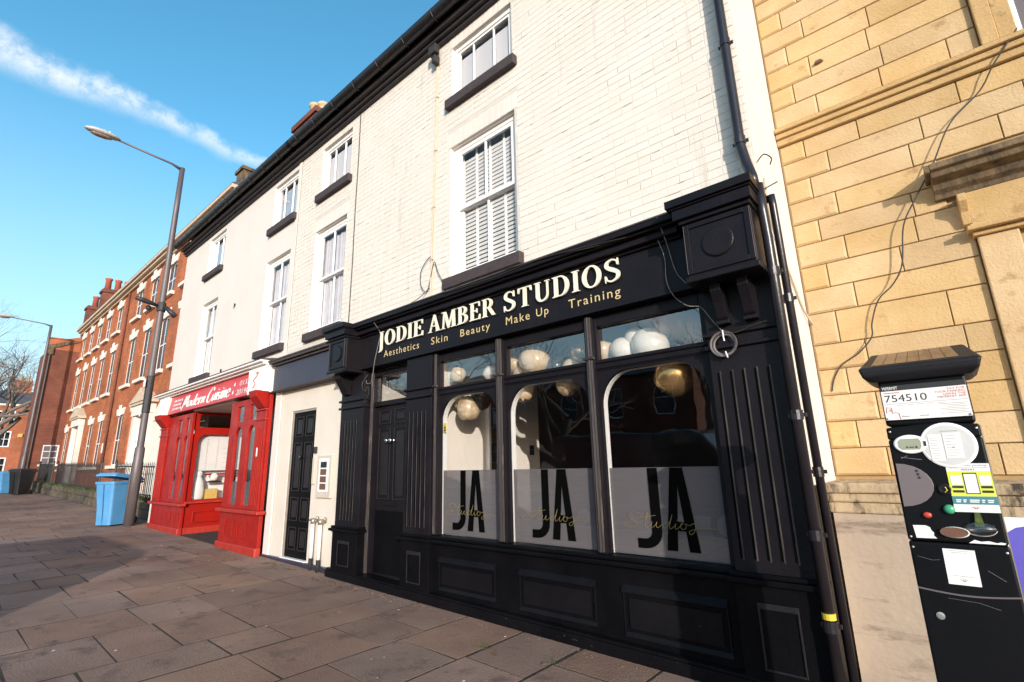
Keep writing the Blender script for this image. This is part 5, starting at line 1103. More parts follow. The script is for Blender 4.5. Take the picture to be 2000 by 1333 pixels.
def ringrect(x0, x1, y0, y1, z): return [(x0, y0, z), (x1, y0, z), (x1, y1, z), (x0, y1, z)]
hdm.add(ringrect(-.196, .104, FY + .0, FY + .24, 1.722) + ringrect(-.218, .126, FY - .03, FY + .27, 1.742) + ringrect(-.226, .136, FY - .035, FY + .28, 1.772) + [(-.221, FY - .025, 1.780), (.131, FY - .025, 1.780), (.108, FY + .24, 1.868), (-.198, FY + .24, 1.868)],
        [(3, 2, 1, 0)] + [(k * 4 + i, k * 4 + (i + 1) % 4, k * 4 + (i + 1) % 4 + 4, k * 4 + i + 4) for k in range(3) for i in range(4)] + [(12, 13, 14, 15)])
hm = obj('solar_cap', hdm, 'meter_head', pm, bevel=.008)
for k in range(7):
    u0, u1 = .055 + k * .118, .055 + k * .118 + .112
    def pt_(u, v): 
        xa, xb = -.221 + (-.198 + .221) * v, .131 + (.108 - .131) * v
        return (xa + (xb - xa) * (.05 + u * .92), FY - .025 + .265 * v, 1.7815 + .088 * v)
    obj('solar_cell', MB().add([pt_(u0, .06), pt_(u1, .06), pt_(u1, .94), pt_(u0, .94)], [(0, 1, 2, 3)]), 'solar', hm, fix=False)
sg_ = obj('sign_plate', MB().box(-.173, .080, FY + .008, FY + .0195, 1.572, 1.705), 'ink', pm, bevel=.002, label='white machine sign with the number 754510')
obj('sign_face', MB().box(-.171, .078, FY + .0055, FY + .0078, 1.574, 1.684), 'paper', sg_)
ty = FY + .005
text_mesh('number', '754510', -.163, -.036, 1.641, 1.668, ty, 'ink', sg_); text_mesh('maker_name', 'MiPERMIT', -.165, -.118, 1.689, 1.700, FY + .007, 'ink_white', sg_); obj('small_print', MB().box(-.163, -.115, ty - .0003, ty, 1.675, 1.6775), 'ink_red', sg_)
for k, s in enumerate(('PAY FOR', 'YOUR PARKING', 'USING THE', 'MIPERMIT APP')): text_mesh('sign_words', s, (.025, -.012, .012, -.006)[k], .074, 1.672 - k * .0095, 1.6795 - k * .0095, ty, 'ink_red', sg_)
ln = MB(); ln.box(-.170, .077, ty - .0003, ty, 1.6335, 1.635)
for k in range(7): ln.box(-.005 + .01 * (k % 3), .072 - .008 * (k % 2), ty - .0003, ty, 1.622 - k * .0058, 1.6234 - k * .0058)
for k in range(5): ln.box(-.13 + .03 * k, -.108 + .03 * k, ty - .0003, ty, 1.627, 1.6285)
obj('sign_lines', ln, 'ink_grey', sg_)
obj('hand_drawing', MB().tube([(-.165, ty, 1.60), (-.163, ty, 1.622), (-.148, ty, 1.620), (-.146, ty, 1.598), (-.140, ty, 1.602), (-.128, ty, 1.598), (-.126, ty, 1.576)], .0012, 4).tube([(-.158, ty, 1.606), (-.152, ty, 1.614), (-.150, ty, 1.604)], .001, 4), 'ink_red', sg_)
text_mesh('store_word', 'iPhone', -.121, -.098, 1.583, 1.588, ty, 'ink', sg_); text_mesh('store_word', 'Android', -.067, -.042, 1.583, 1.588, ty, 'ink', sg_)
# face of the cabinet
fy = FY + .0035
tf_ = obj('tariff_panel', MB().lathe([(.079, 0), (.079, -.003), (.074, -.005)], (-.007, fy, 1.475), 'y', 40), 'ink_white', pm, label='round white tariff panel')
obj('tariff_face', MB().lathe([(.070, -.0051), (.070, -.0056)], (-.007, fy, 1.475), 'y', 40), 'pale_grey', tf_)
obj('tariff_paper', MB().box(-.060, -.023, fy - .0068, fy - .0058, 1.420, 1.513).box(-.018, .030, fy - .0068, fy - .0058, 1.428, 1.517), 'paper', tf_)
tp = MB()
for k in range(9): tp.box(-.056, -.056 + random.uniform(.014, .028), fy - .0074, fy - .0069, 1.428 + k * .009, 1.4295 + k * .009)
for k in range(8): tp.box(-.012, -.012 + random.uniform(.012, .034), fy - .0074, fy - .0069, 1.436 + k * .010, 1.4375 + k * .010)
tp.lathe([(.0035, 0), (.0035, -.0006)], (.006, fy - .0069, 1.466), 'y', 10); tp.box(-.022, .026, fy - .0062, fy - .0058, 1.522, 1.525)
obj('tariff_print', tp, 'ink_grey', tf_)
ds = obj('display_panel', MB().lathe([(.050, 0), (.050, -.006), (.046, -.009)], (-.114, fy, 1.482), 'y', 32, 1.0, .68), 'ink_white', pm)
obj('display_screen', MB().prism([(-.150, 1.492), (-.140, 1.502), (-.088, 1.502), (-.082, 1.492), (-.082, 1.472), (-.088, 1.462), (-.140, 1.462), (-.150, 1.472)], fy - .0102, fy - .0092), 'lcd', ds)
obj('display_marks', MB().box(-.128, -.122, fy - .0106, fy - .0103, 1.468, 1.474).box(-.119, -.104, fy - .0106, fy - .0103, 1.469, 1.4725).box(-.101, -.094, fy - .0106, fy - .0103, 1.468, 1.474), 'ink', ds)
obj('button_strip', MB().box(-.074, -.067, fy - .0115, fy - .0092, 1.474, 1.492), 'ink', ds)
dm = [(-.170, 1.413)] + [(-.170 + .098 * math.sin(R(a)), 1.336 + .077 * math.cos(R(a))) for a in range(15, 181, 15)] + [(-.170, 1.259)]
gp = obj('coin_plate', MB().prism(dm, fy - .006, fy), 'grey_plate', pm, bevel=.002)
for k in range(3): obj('dot', MB().lathe([(.0045, 0), (.0045, -.001)], (-.112 + k * .002, fy - .0062, 1.386 - k * .012), 'y', 10), 'ink', gp)
cs = obj('coin_slot', MB().lathe([(.019, 0), (.019, -.005), (.015, -.008), (.013, -.004)], (-.045, fy, 1.322), 'y', 20), 'meter_head', pm); obj('slot_mark', MB().tube([(-.045, fy - .009, 1.312), (-.038, fy - .009, 1.318), (-.042, fy - .009, 1.330)], .0018, 4), 'yellow', cs)
obj('green_button', MB().lathe([(.016, 0), (.016, -.008), (.011, -.014), (.004, -.016)], (-.044, fy, 1.254), 'y', 20), 'green_btn', pm, smooth=True)
obj('red_button', MB().lathe([(.012, 0), (.012, -.007), (.008, -.011), (.003, -.012)], (-.108, fy, 1.232), 'y', 18, 1.1, .85), 'red_btn', pm, smooth=True)
sk = obj('contactless_sticker', MB().prism([(-.028, 1.411), (.087, 1.409), (.088, 1.246), (-.030, 1.246)], fy - .0012, fy - .0002), 'paper', pm, label='contactless parking sticker with lime and teal bands')
obj('lime_band', MB().box(-.0285, .0872, fy - .0018, fy - .0013, 1.299, 1.383), 'lime', sk); obj('teal_band', MB().box(-.0290, .0876, fy - .0018, fy - .0013, 1.272, 1.2985), 'teal', sk)
text_mesh('sticker_words', 'Contactless parking', -.020, .080, 1.3985, 1.4065, fy - .0016, 'teal', sk); text_mesh('sticker_words', 'PERMIT', .012, .048, 1.3855, 1.3905, fy - .0016, 'ink', sk); obj('fine_print', MB().box(-.018, .080, fy - .0016, fy - .0013, 1.3935, 1.3955), 'ink_grey', sk)
obj('phone_picture', MB().box(.012, .049, fy - .0026, fy - .0020, 1.307, 1.378), 'ink', sk, bevel=.0); obj('phone_screen', MB().box(.0145, .0465, fy - .0034, fy - .0028, 1.310, 1.374), 'paper', sk)
obj('blank_square', MB().box(-.022, .008, fy - .0026, fy - .0020, 1.338, 1.368), 'paper', sk); obj('blank_square', MB().box(.054, .083, fy - .0026, fy - .0020, 1.338, 1.368), 'paper', sk)
obj('store_badge', MB().box(-.022, .008, fy - .0026, fy - .0020, 1.326, 1.334).box(-.022, .008, fy - .0026, fy - .0020, 1.311, 1.319).box(.054, .083, fy - .0026, fy - .0020, 1.326, 1.334).box(.054, .083, fy - .0026, fy - .0020, 1.311, 1.319), 'ink', sk)
for (a, b) in ((-.020, -.006), (-.001, .008), (.016, .042), (.047, .056), (.062, .078)): obj('white_mark', MB().box(a, b, fy - .0024, fy - .0019, 1.2845, 1.288).box(a, b - .002, fy - .0024, fy - .0019, 1.2785, 1.282), 'ink_white', sk)
obj('crest', MB().tube([(.018, fy - .0015, 1.262), (.028, fy - .0015, 1.257), (.038, fy - .0015, 1.262)], .0010, 4).tube([(.023, fy - .0015, 1.265), (.028, fy - .0015, 1.257), (.033, fy - .0015, 1.265)], .0010, 4), 'ink_red', sk)
obj('torn_paper', MB().prism([(-.156, 1.195), (-.120, 1.196), (-.108, 1.190), (-.106, 1.180), (-.100, 1.172), (-.102, 1.162), (-.094, 1.153), (-.152, 1.152)], fy - .0014, fy - .0004), 'paper', pm)
ov = obj('ticket_tray', MB().lathe([(.040, 0), (.040, -.006), (.034, -.010), (.030, -.004)], (-.043, fy, 1.177), 'y', 24, 1.0, .46), 'ink_white', pm); obj('tray_flap', MB().lathe([(.038, -.0095), (.038, -.0115)], (-.045, fy, 1.178), 'y', 24, 1.0, .44), 'brown_slot', ov)
tk = obj('ticket_cup', MB().lathe([(.042, 0), (.040, -.012), (.030, -.022), (.010, -.026)], (.026, fy, 1.192), 'y', 24, 1.0, .55), 'glass', pm, smooth=True); obj('cup_rim', MB().tube([(.026 + .042 * math.cos(R(a)), fy - .004, 1.192 + .023 * math.sin(R(a))) for a in range(190, 351, 10)], .0016, 5), 'lamp_head', tk)
obj('cup_spout', MB().prism([(.014, 1.20), (.040, 1.20), (.034, 1.245), (.020, 1.245)], fy - .010, fy - .0002), 'moss', tk)
obj('peeled_strip', MB().prism([(-.012, 1.1445), (.078, 1.1445), (.082, 1.150), (.070, 1.152), (.060, 1.149), (.040, 1.154), (.020, 1.151), (.005, 1.156)], fy - .0012, fy - .0003), 'paper', pm)
qs = obj('white_sticker', MB().prism([(-.087, 1.122), (-.002, 1.121), (-.004, 1.006), (-.089, 1.007)], FY - .0012, FY - .0002), 'paper', pm, label='white sticker on the lower cabinet')
obj('sticker_mark', MB().tube([(-.056, FY - .0015, 1.024), (-.046, FY - .0015, 1.018), (-.036, FY - .0015, 1.024)], .0010, 4).tube([(-.050, FY - .0015, 1.027), (-.046, FY - .0015, 1.018), (-.042, FY - .0015, 1.027)], .0010, 4).box(-.072, -.018, FY - .0018, FY - .0013, 1.0345, 1.036).box(-.070, -.02, FY - .0018, FY - .0013, 1.1155, 1.117).box(-.066, -.024, FY - .0018, FY - .0013, 1.110, 1.1115), 'ink_grey', qs)
obj('edge_strip', MB().box(.0885, .0915, FY + .006, FY + .02, .02, 1.54), 'brass', pm)
for (x, z) in ((-.168, 1.53), (.078, 1.53), (-.168, 1.155), (.078, 1.12), (-.168, 1.12), (-.165, 1.58), (.074, 1.58)): obj('screw', MB().lathe([(.0038, 0), (.0038, -.0016), (.002, -.0022)], (x, FY + .003 if z > 1.14 else FY - .0004, z), 'y', 8), 'steel', pm)
obj('door_lock', MB().lathe([(.012, 0), (.012, -.004), (.006, -.005)], (-.13, FY, .90), 'y', 16), 'steel', pm)
obj('scratch_marks', MB().tube([(-.16, FY - .0006, 1.09), (-.12, FY - .0006, 1.08), (-.10, FY - .0006, 1.083)], .0005, 3).tube([(.02, FY - .0006, 1.06), (.06, FY - .0006, 1.03)], .0005, 3).tube([(-.10, FY - .0006, .96), (-.02, FY - .0006, .955), (.03, FY - .0006, .94)], .0005, 3).tube([(-.15, fy - .0006, 1.435), (-.09, fy - .0006, 1.425)], .0012, 3).tube([(-.15, fy - .0006, 1.43), (-.13, fy - .0006, 1.44)], .0014, 3), 'grey_plate', pm, kind='stuff')
obj('machine_base', MB().box(-.20, .11, FY - .02, FY + .26, -.02, .012), 'meter', pm, bevel=.004)

# ================================================================ BRICK TERRACE beyond (set back behind front gardens)
TY = 1.2
tr = thing('brick_terrace', 'long orange brick Georgian terrace with white keystone lintels', 'terrace', (-26, 1.2, .4))
cols = [-18.7, -20.75, -22.94, -25.0, -28.36, -30.5, -32.5, -34.5, -36.5]
gcols = [-25.1, -28.5, -30.6, -36.7, -23.0]
ops = []; wins = []
for x in cols:
    wins.append((x - .50, x + .50, 7.78, 8.98, 'top')); wins.append((x - .50, x + .50, 4.92, 6.88, 'mid'))
for x in gcols: wins.append((x - .50, x + .50, 1.75, 3.72, 'low'))
DOORS = [(-33.8, -32.5, .8, 3.75), (-22.0, -20.6, .7, 3.4)]
ops = [w[:4] for w in wins] + DOORS
obj('wall', wall_open(-37.45, -14.68, .0, 9.35, ops, TY, .22), 'brick_orange', tr)
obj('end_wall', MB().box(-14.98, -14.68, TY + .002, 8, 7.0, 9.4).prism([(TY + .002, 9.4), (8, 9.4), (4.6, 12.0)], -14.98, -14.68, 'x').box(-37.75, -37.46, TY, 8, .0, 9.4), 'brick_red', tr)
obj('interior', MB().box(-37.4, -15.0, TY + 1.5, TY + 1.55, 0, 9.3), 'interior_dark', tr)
obj('cornice', MB().box(-37.5, -14.66, TY - .10, TY + .1, 9.35, 9.45).box(-37.5, -14.64, TY - .22, TY + .1, 9.451, 9.55).box(-37.5, -14.62, TY - .30, TY + .1, 9.551, 9.66), 'cornice_buff', tr)
obj('roof', MB().prism([(TY - .28, 9.665), (TY - .28, 9.72), (4.6, 12.05), (8.1, 9.72), (8.1, 9.665)], -37.5, -14.66, 'x'), 'slate', tr)
obj('kneeler', MB().box(-14.95, -14.45, TY - .1, TY + .5, 9.73, 10.15).box(-15.0, -14.4, TY - .15, TY + .55, 10.15, 10.25), 'stone_dark', tr)
for (a, b, c, d, k) in wins:
    w = MB(); frame(w, a + .004, b - .004, c + .003, d - .004, TY + .05, TY + .10, .03, .03, .04, .05); m_ = (c + d) / 2
    w.box(a + .035, b - .035, TY + .052, TY + .08, m_ - .02, m_ + .02); w.box((a + b) / 2 - .012, (a + b) / 2 + .012, TY + .053, TY + .078, c + .055, m_ - .021); w.box((a + b) / 2 - .012, (a + b) / 2 + .012, TY + .053, TY + .078, m_ + .021, d - .046)
    wo = obj('window', w, 'white_clean', tr)
    obj('pane', MB().add([(a + .03, TY + .062, c + .05), (b - .03, TY + .062, c + .05), (b - .03, TY + .062, d - .05), (a + .03, TY + .062, d - .05)], [(0, 1, 2, 3)]), 'dark_glass', wo)
    obj('sill', MB().box(a - .12, b + .12, TY - .12, TY + .12, c - .12, c + .001), 'stone_white', wo)
    e = .16; L = MB().prism([(a - .01, d - .001), (b + .01, d - .001), (b + e, d + .24), (b + e - .02, d + .27), (a - e + .02, d + .27), (a - e, d + .24)], TY - .03, TY + .1)
    m2 = (a + b) / 2; L.prism([(m2 - .10, d - .04), (m2 + .10, d - .04), (m2 + .19, d + .40), (m2 - .19, d + .40)], TY - .065, TY - .031)
    obj('lintel', L, 'stone_white', wo)
for (a, b, c, d), arched in zip(DOORS, (False, True)):
    dc = obj('doorcase', MB().box(a - .28, a, TY - .18, TY + .2, c - .3, d + .02).box(b, b + .28, TY - .18, TY + .2, c - .3, d + .02).box(a - .32, b + .32, TY - .24, TY + .1, d + .021, d + .38), 'stone_white', tr, bevel=.01)
    obj('pediment', MB().prism([(a - .5, d + .381), (b + .5, d + .381), (b + .5, d + .48), ((a + b) / 2, d + .98), (a - .5, d + .48)], TY - .30, TY + .05).prism([(a - .42, d + .47), (b + .42, d + .47), ((a + b) / 2, d + .86)], TY - .34, TY - .301), 'cornice_buff', dc)
    obj('door_leaf', MB().box(a, b, TY + .12, TY + .16, c - .3, d - .5), 'white_clean', dc); obj('fanlight', MB().box(a, b, TY + .13, TY + .15, d - .5, d), 'ink', dc)
    obj('door_step', MB().box(a - .3, b + .3, TY - .55, TY + .1, .3, c - .31), 'stone_white', dc)
obj('side_doorcase', MB().box(-19.9, -18.2, TY - .10, TY - .01, .4, 3.1).prism([(-20.0 , 3.1), (-18.1, 3.1), (-18.1, 3.3), (-19.05, 3.9), (-20.0, 3.3)], TY - .14, TY - .01), 'stone_white', tr, bevel=.01)
obj('downpipe', MB().tube([(-18.1 , TY - .08, 9.4), (-18.1, TY - .08, .5)], .055, 10), 'cornice_buff', tr, smooth=True)
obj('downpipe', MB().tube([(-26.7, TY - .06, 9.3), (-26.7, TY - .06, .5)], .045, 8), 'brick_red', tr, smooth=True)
obj('area_sign', MB().box(-27.4, -26.9, TY - .03, TY - .005, 2.3, 2.7), 'ink_white', tr)
for (X, ya, yb, zt, pots) in ((-38.0, 1.8, 3.25, 12.55, 3), (-42.0, 1.75, 2.55, 12.35, 1)):
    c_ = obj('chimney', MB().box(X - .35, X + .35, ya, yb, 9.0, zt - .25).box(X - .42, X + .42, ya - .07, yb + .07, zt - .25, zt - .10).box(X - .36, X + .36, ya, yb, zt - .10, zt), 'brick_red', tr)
    for k in range(pots):
        y = ya + (yb - ya) * (k + .5) / pots; obj('chimney_pot', MB().lathe([(.17, 0), (.15, .6), (.19, .64), (.19, .74), (.12, .74)], (X, y, zt), 'z', 12), 'terracotta', c_, smooth=True)
# projecting wing with its own window
wg = thing('brick_wing', 'red brick wing, darkened for shade, projecting past the terrace, one white window in its side', 'building', (-42, 0, .7))
WXF = -37.40; w0, w1, wz0, wz1 = .42, 1.10, 2.02, 3.05
mkx = lambda x, y, z: (WXF - (y), x, z)
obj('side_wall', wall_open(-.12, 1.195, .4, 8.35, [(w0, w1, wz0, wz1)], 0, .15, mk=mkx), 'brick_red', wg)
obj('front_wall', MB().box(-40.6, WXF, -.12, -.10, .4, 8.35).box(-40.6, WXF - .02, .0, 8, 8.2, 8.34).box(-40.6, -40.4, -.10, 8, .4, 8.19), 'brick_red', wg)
obj('parapet', MB().prism([(-.12, 8.351), (1.195, 8.351), (1.195, 9.25), (.45, 9.0), (-.12, 8.95)], WXF - .3, WXF, 'x').box(WXF - .32, WXF + .05, -.16, 1.19, 8.97, 9.03), 'brick_far', wg)
obj('coping', MB().prism([(-.14, 8.45), (.10, 8.45), (1.19, 8.95), (1.19, 9.03), (-.14, 8.6)], WXF + .001, WXF + .06, 'x').box(WXF - .1, WXF + .10, -.20, .08, 8.05, 8.44), 'stone_dark', wg)
obj('corner_pipe', MB().tube([(WXF + .06, -.04, 8.1), (WXF + .06, -.04, .7)], .045, 8).tube([(WXF - .2, -.18, 8.3), (WXF - .2, -.18, .7)], .05, 8), 'iron', wg)
fr = MB()
for (a, b, c, d) in ((w0, w0 + .06, wz0, wz1), (w1 - .06, w1, wz0, wz1), (w0 + .06, w1 - .06, wz0, wz0 + .06), (w0 + .06, w1 - .06, wz1 - .06, wz1), ((w0 + w1) / 2 - .018, (w0 + w1) / 2 + .018, wz0 + .06, wz1 - .06)): fr.box(WXF - .07, WXF - .02, a, b, c, d)
for k in (1, 2):
    z = wz0 + (wz1 - wz0) * k / 3
    for (a, b) in ((w0 + .06, (w0 + w1) / 2 - .018), ((w0 + w1) / 2 + .018, w1 - .06)): fr.box(WXF - .068, WXF - .022, a, b, z - .018, z + .018)
wo = obj('window', fr, 'white_clean', wg); obj('pane', MB().box(WXF - .05, WXF - .045, w0 + .05, w1 - .05, wz0 + .05, wz1 - .05), 'grey_plate', wo); obj('sill', MB().box(WXF - .05, WXF + .08, w0 - .08, w1 + .08, wz0 - .10, wz0 - .001), 'stone_white', wo)
# low garden wall, railings
gw = thing('garden_wall', 'low mossy stone garden wall in front of the brick terrace', 'wall', (-27, .4, .45))
rg = random.Random(4); x = -14.55
while x > -37.2:
    L = rg.uniform(.5, 1.1); xa = max(x - L, -37.3); h = .46 if x < -16.0 else .40
    zb = gz(x); mb = MB().box(xa + .008, x - .008, .25 + rg.uniform(-.012, .012), .60, zb - .05, zb + h * .55); mb.box(xa + .2 * L, x - .01, .262 + rg.uniform(-.01, .012), .595, zb + h * .55 + .006, zb + h)
    mb.box(xa + .008, xa + .2 * L - .01, .27, .595, zb + h * .55 + .006, zb + h - .01)
    obj('wall_stone', mb, 'wallstone', gw, bevel=.02); x = xa
mb = MB()
for i in range(2600):
    x = rg.uniform(-37.2, -14.7); y = rg.uniform(.27, .62); z = gz(x) + .45; h = rg.uniform(.02, .11); a = rg.uniform(0, 6.3)
    if -16.2 < x: h *= 1.8; z -= .05
    mb.add([(x, y, z - .02), (x + .03 * math.cos(a), y + .03 * math.sin(a), z - .01), (x + h * .6 * math.cos(a + 1), y + h * .6 * math.sin(a + 1) - .02, z + h)], [(0, 1, 2)])
o = obj('wall_moss', mb, 'moss', fix=False); o['kind'] = 'stuff'; o['label'] = 'moss and weeds along the top of the garden wall'
struct(obj('front_garden', gstrip([-37.3, -14.6], .6, 1.25, .25), 'ground'))
def railing(x0, x1, y, label):
    g = thing('railing', label, 'railing', ((x0 + x1) / 2, y, gz(x0) + .45), 'black iron railings on the garden wall')
    za, zb = gz(x0), gz(x1)
    obj('top_rail', MB().tube([(x0, y, za + 1.30), (x1, y, zb + 1.30)], .02, 6), 'iron', g); obj('bottom_rail', MB().tube([(x0, y, za + .55), (x1, y, zb + .55)], .018, 6), 'iron', g)
    mb = MB(); n = int(abs(x1 - x0) / .17)
    for k in range(n + 1):
        x = x0 + (x1 - x0) * k / n; z = gz(x); mb.tube([(x, y, z + .42), (x, y, z + 1.36), (x, y, z + 1.44)], [.011, .011, .002], 4, cap=False)
    obj('railing_bars', mb, 'iron', g, kind='stuff', fix=False)
    for x in (x0, x1): obj('post', MB().tube([(x, y, gz(x) + .40), (x, y, gz(x) + 1.42)], .03, 6).lathe([(.03, 0), (.045, .04), (.01, .1)], (x, y, gz(x) + 1.42), 'z', 8), 'iron', g)
railing(-20.6, -14.75, .42, 'black spiked railing behind the blue bin')
railing(-31.5, -22.6, .42, 'black spiked railing in front of the pedimented white door')
railing(-37.1, -32.6, .42, 'dark railing in front of the brick wing')
# far building closing the street
fb = thing('far_brick_house', 'distant orange brick house with slate roof closing the end of the street', 'house', (-62, -3, 1.1))
fo = []
for yc in (.35, -2.6, -5.5, -8.4):
    for (a, b) in ((6.0, 7.0), (3.9, 5.25), (1.75, 3.0)): fo.append((yc - .58, yc + .58, a, b))
mkf = lambda x, y, z: (-62 - y, x, z)
obj('wall', wall_open(-12, 2.6, .9, 7.65, fo, 0, .15, mk=mkf), 'brick_far', fb); obj('side_wall', MB().box(-72, -62.001, 2.5, 2.6, .9, 7.65), 'brick_far', fb)
obj('eaves_band', MB().box(-62.3, -61.85, -12.1, 2.7, 7.45, 7.66), 'stone_white', fb); obj('roof', MB().prism([(-61.7, 7.67), (-66.5, 9.4), (-71.5, 7.67)], -12.2, 2.8, 'y').v and MB().prism([(-61.7, 7.67), (-66.5, 9.3), (-71.5, 7.67)], -12.2, 2.8, 'y'), 'slate', fb)
c_ = obj('chimney', MB().box(-67, -66, .4, 2.0, 8.9, 10.3), 'brick_far', fb)
for k in range(3): obj('chimney_pot', MB().lathe([(.16, 0), (.14, .45), (.17, .5), (.1, .5)], (-66.5, .65 + k * .5, 10.3), 'z', 8), 'pot_cream', c_)
for (a, b, c, d) in fo:
    fr = MB()
    for (p, q, r, s) in ((a, a + .09, c, d), (b - .09, b, c, d), (a + .09, b - .09, c, c + .09), (a + .09, b - .09, d - .09, d)): fr.box(-62.08, -61.96, p, q, r, s)
    for k in (1, 2): fr.box(-62.07, -61.98, a + (b - a) * k / 3 - .02, a + (b - a) * k / 3 + .02, c + .09, d - .09)
    fr.box(-62.069, -61.981, a + .09, b - .09, (c + d) / 2 - .02, (c + d) / 2 + .02)
    wo = obj('window', fr, 'white_clean', fb); obj('pane', MB().box(-62.05, -62.04, a + .05, b - .05, c + .05, d - .05), 'glass_far', wo); obj('backing', MB().box(-62.6, -62.5, a - .2, b + .2, c - .2, d + .2), 'interior_dark', wo)
obj('alarm_box', MB().box(-61.99, -61.9, 1.35, 1.65, 4.75, 5.05), 'orange_print', fb)
obj('pipe', MB().tube([(-61.9, 1.9, 5.6), (-61.9, 1.9, 1.2)], .07, 6), 'iron', fb)

# ================================================================ STREET FURNITURE
def lamp_post(loc, arm_len, H, label, head=True):
    x, y = loc; g = gz(x)
    L = thing('street_lamp', label, 'street lamp', (x, y, g), 'street lamps along the pavement')
    p = obj('pole', MB().tube([(x, y, g - .02), (x, y, g + 1.75), (x, y, g + 1.80), (x, y, g + H - 1.2), (x, y, g + H)], [.105, .102, .074, .066, .062], 14), 'lamp_grey', L, smooth=True)
    obj('door_cover', MB().box(x - .04, x + .04, y - .122, y - .10, g + .5, g + 1.1), 'lamp_grey', p, bevel=.005)
    obj('arm', MB().tube([(x, y, g + H - .06), (x, y - .25, g + H + .02), (x, y - arm_len, g + H + .12)], [.05, .028, .024], 8), 'lamp_grey', L, smooth=True)
    hy, hz = y - arm_len, g + H + .12
    hh = MB(); prof_ = [(.02, 0), (.085, .05), (.13, .2), (.15, .38), (.13, .56), (.07, .68), (.015, .72)]
    seg = 14; vs, fs = [], []
    for (r, t) in prof_:
        for k in range(seg):
            q = 2 * math.pi * k / seg; vs.append((x + r * math.cos(q), hy + .03 - t, hz + .02 + r * (.62 if math.sin(q) > 0 else .38) * math.sin(q)))
    n = len(prof_)
    for i in range(n - 1):
        for k in range(seg): fs.append((i * seg + k, i * seg + (k + 1) % seg, (i + 1) * seg + (k + 1) % seg, (i + 1) * seg + k))
    ho = obj('lamp_head', hh.add(vs, fs), 'lamp_head', L, smooth=True)
    obj('lamp_bowl', MB().lathe([(.0, -.075), (.06, -.07), (.105, -.045), (.115, -.03)], (x, hy + .03 - .38, hz - .02), 'z', 14, .85, 2.0), 'lamp_bowl', ho, smooth=True)
    obj('photocell', MB().lathe([(.025, 0), (.025, .05), (.01, .06)], (x, hy - .2, hz + .10), 'z', 8), 'lamp_head', ho)
    return L
l1 = lamp_post((-14.62, -.37), 1.42, 9.28, 'tall grey street lamp beside the blue bin')
for (z, m_, s) in ((2.55, 'ink_white', .05), (2.25, 'paper', .045), (1.6, 'ink_white', .03), (3.3, 'ink_white', .09), (1.9, 'yellow', .03)):
    obj('sticker', MB().box(-14.62 - s + .03, -14.62 + s + .03, -.37 - .119, -.37 - .1165 + (.0), gz(-14.6) + z - s, gz(-14.6) + z + s * 1.2), m_, l1)
obj('black_band', MB().lathe([(.074, 0), (.084, .01), (.084, .9), (.074, .91)], (-14.62, -.37, 2.85), 'z', 14), 'iron', l1)
lamp_post((-36.0, -.35), 1.5, 8.75, 'slim street lamp in front of the brick wing'); lamp_post((-52.0, -.35), 1.5, 8.3, 'farthest street lamp before the distant house')
sc = thing('security_camera', 'black camera cluster clamped to the tall street lamp', 'camera', (-14.62, -.37, 5.5))
obj('camera_body', MB().tube([(-14.60, -.45, 5.55), (-14.50, -.75, 5.60), (-14.45, -.95, 5.62)], [.04, .065, .05], 10).tube([(-14.50, -.30, 5.52), (-14.35, -.12, 5.30)], [.05, .07], 10).lathe([(.02, -.10), (.06, -.07), (.065, 0), (.03, .03)], (-14.70, -.62, 5.52), 'z', 12), 'iron', sc, smooth=True)
obj('clamp', MB().lathe([(.09, 0), (.10, .02), (.10, .22), (.09, .24)], (-14.62, -.37, 5.42), 'z', 12), 'iron', sc)
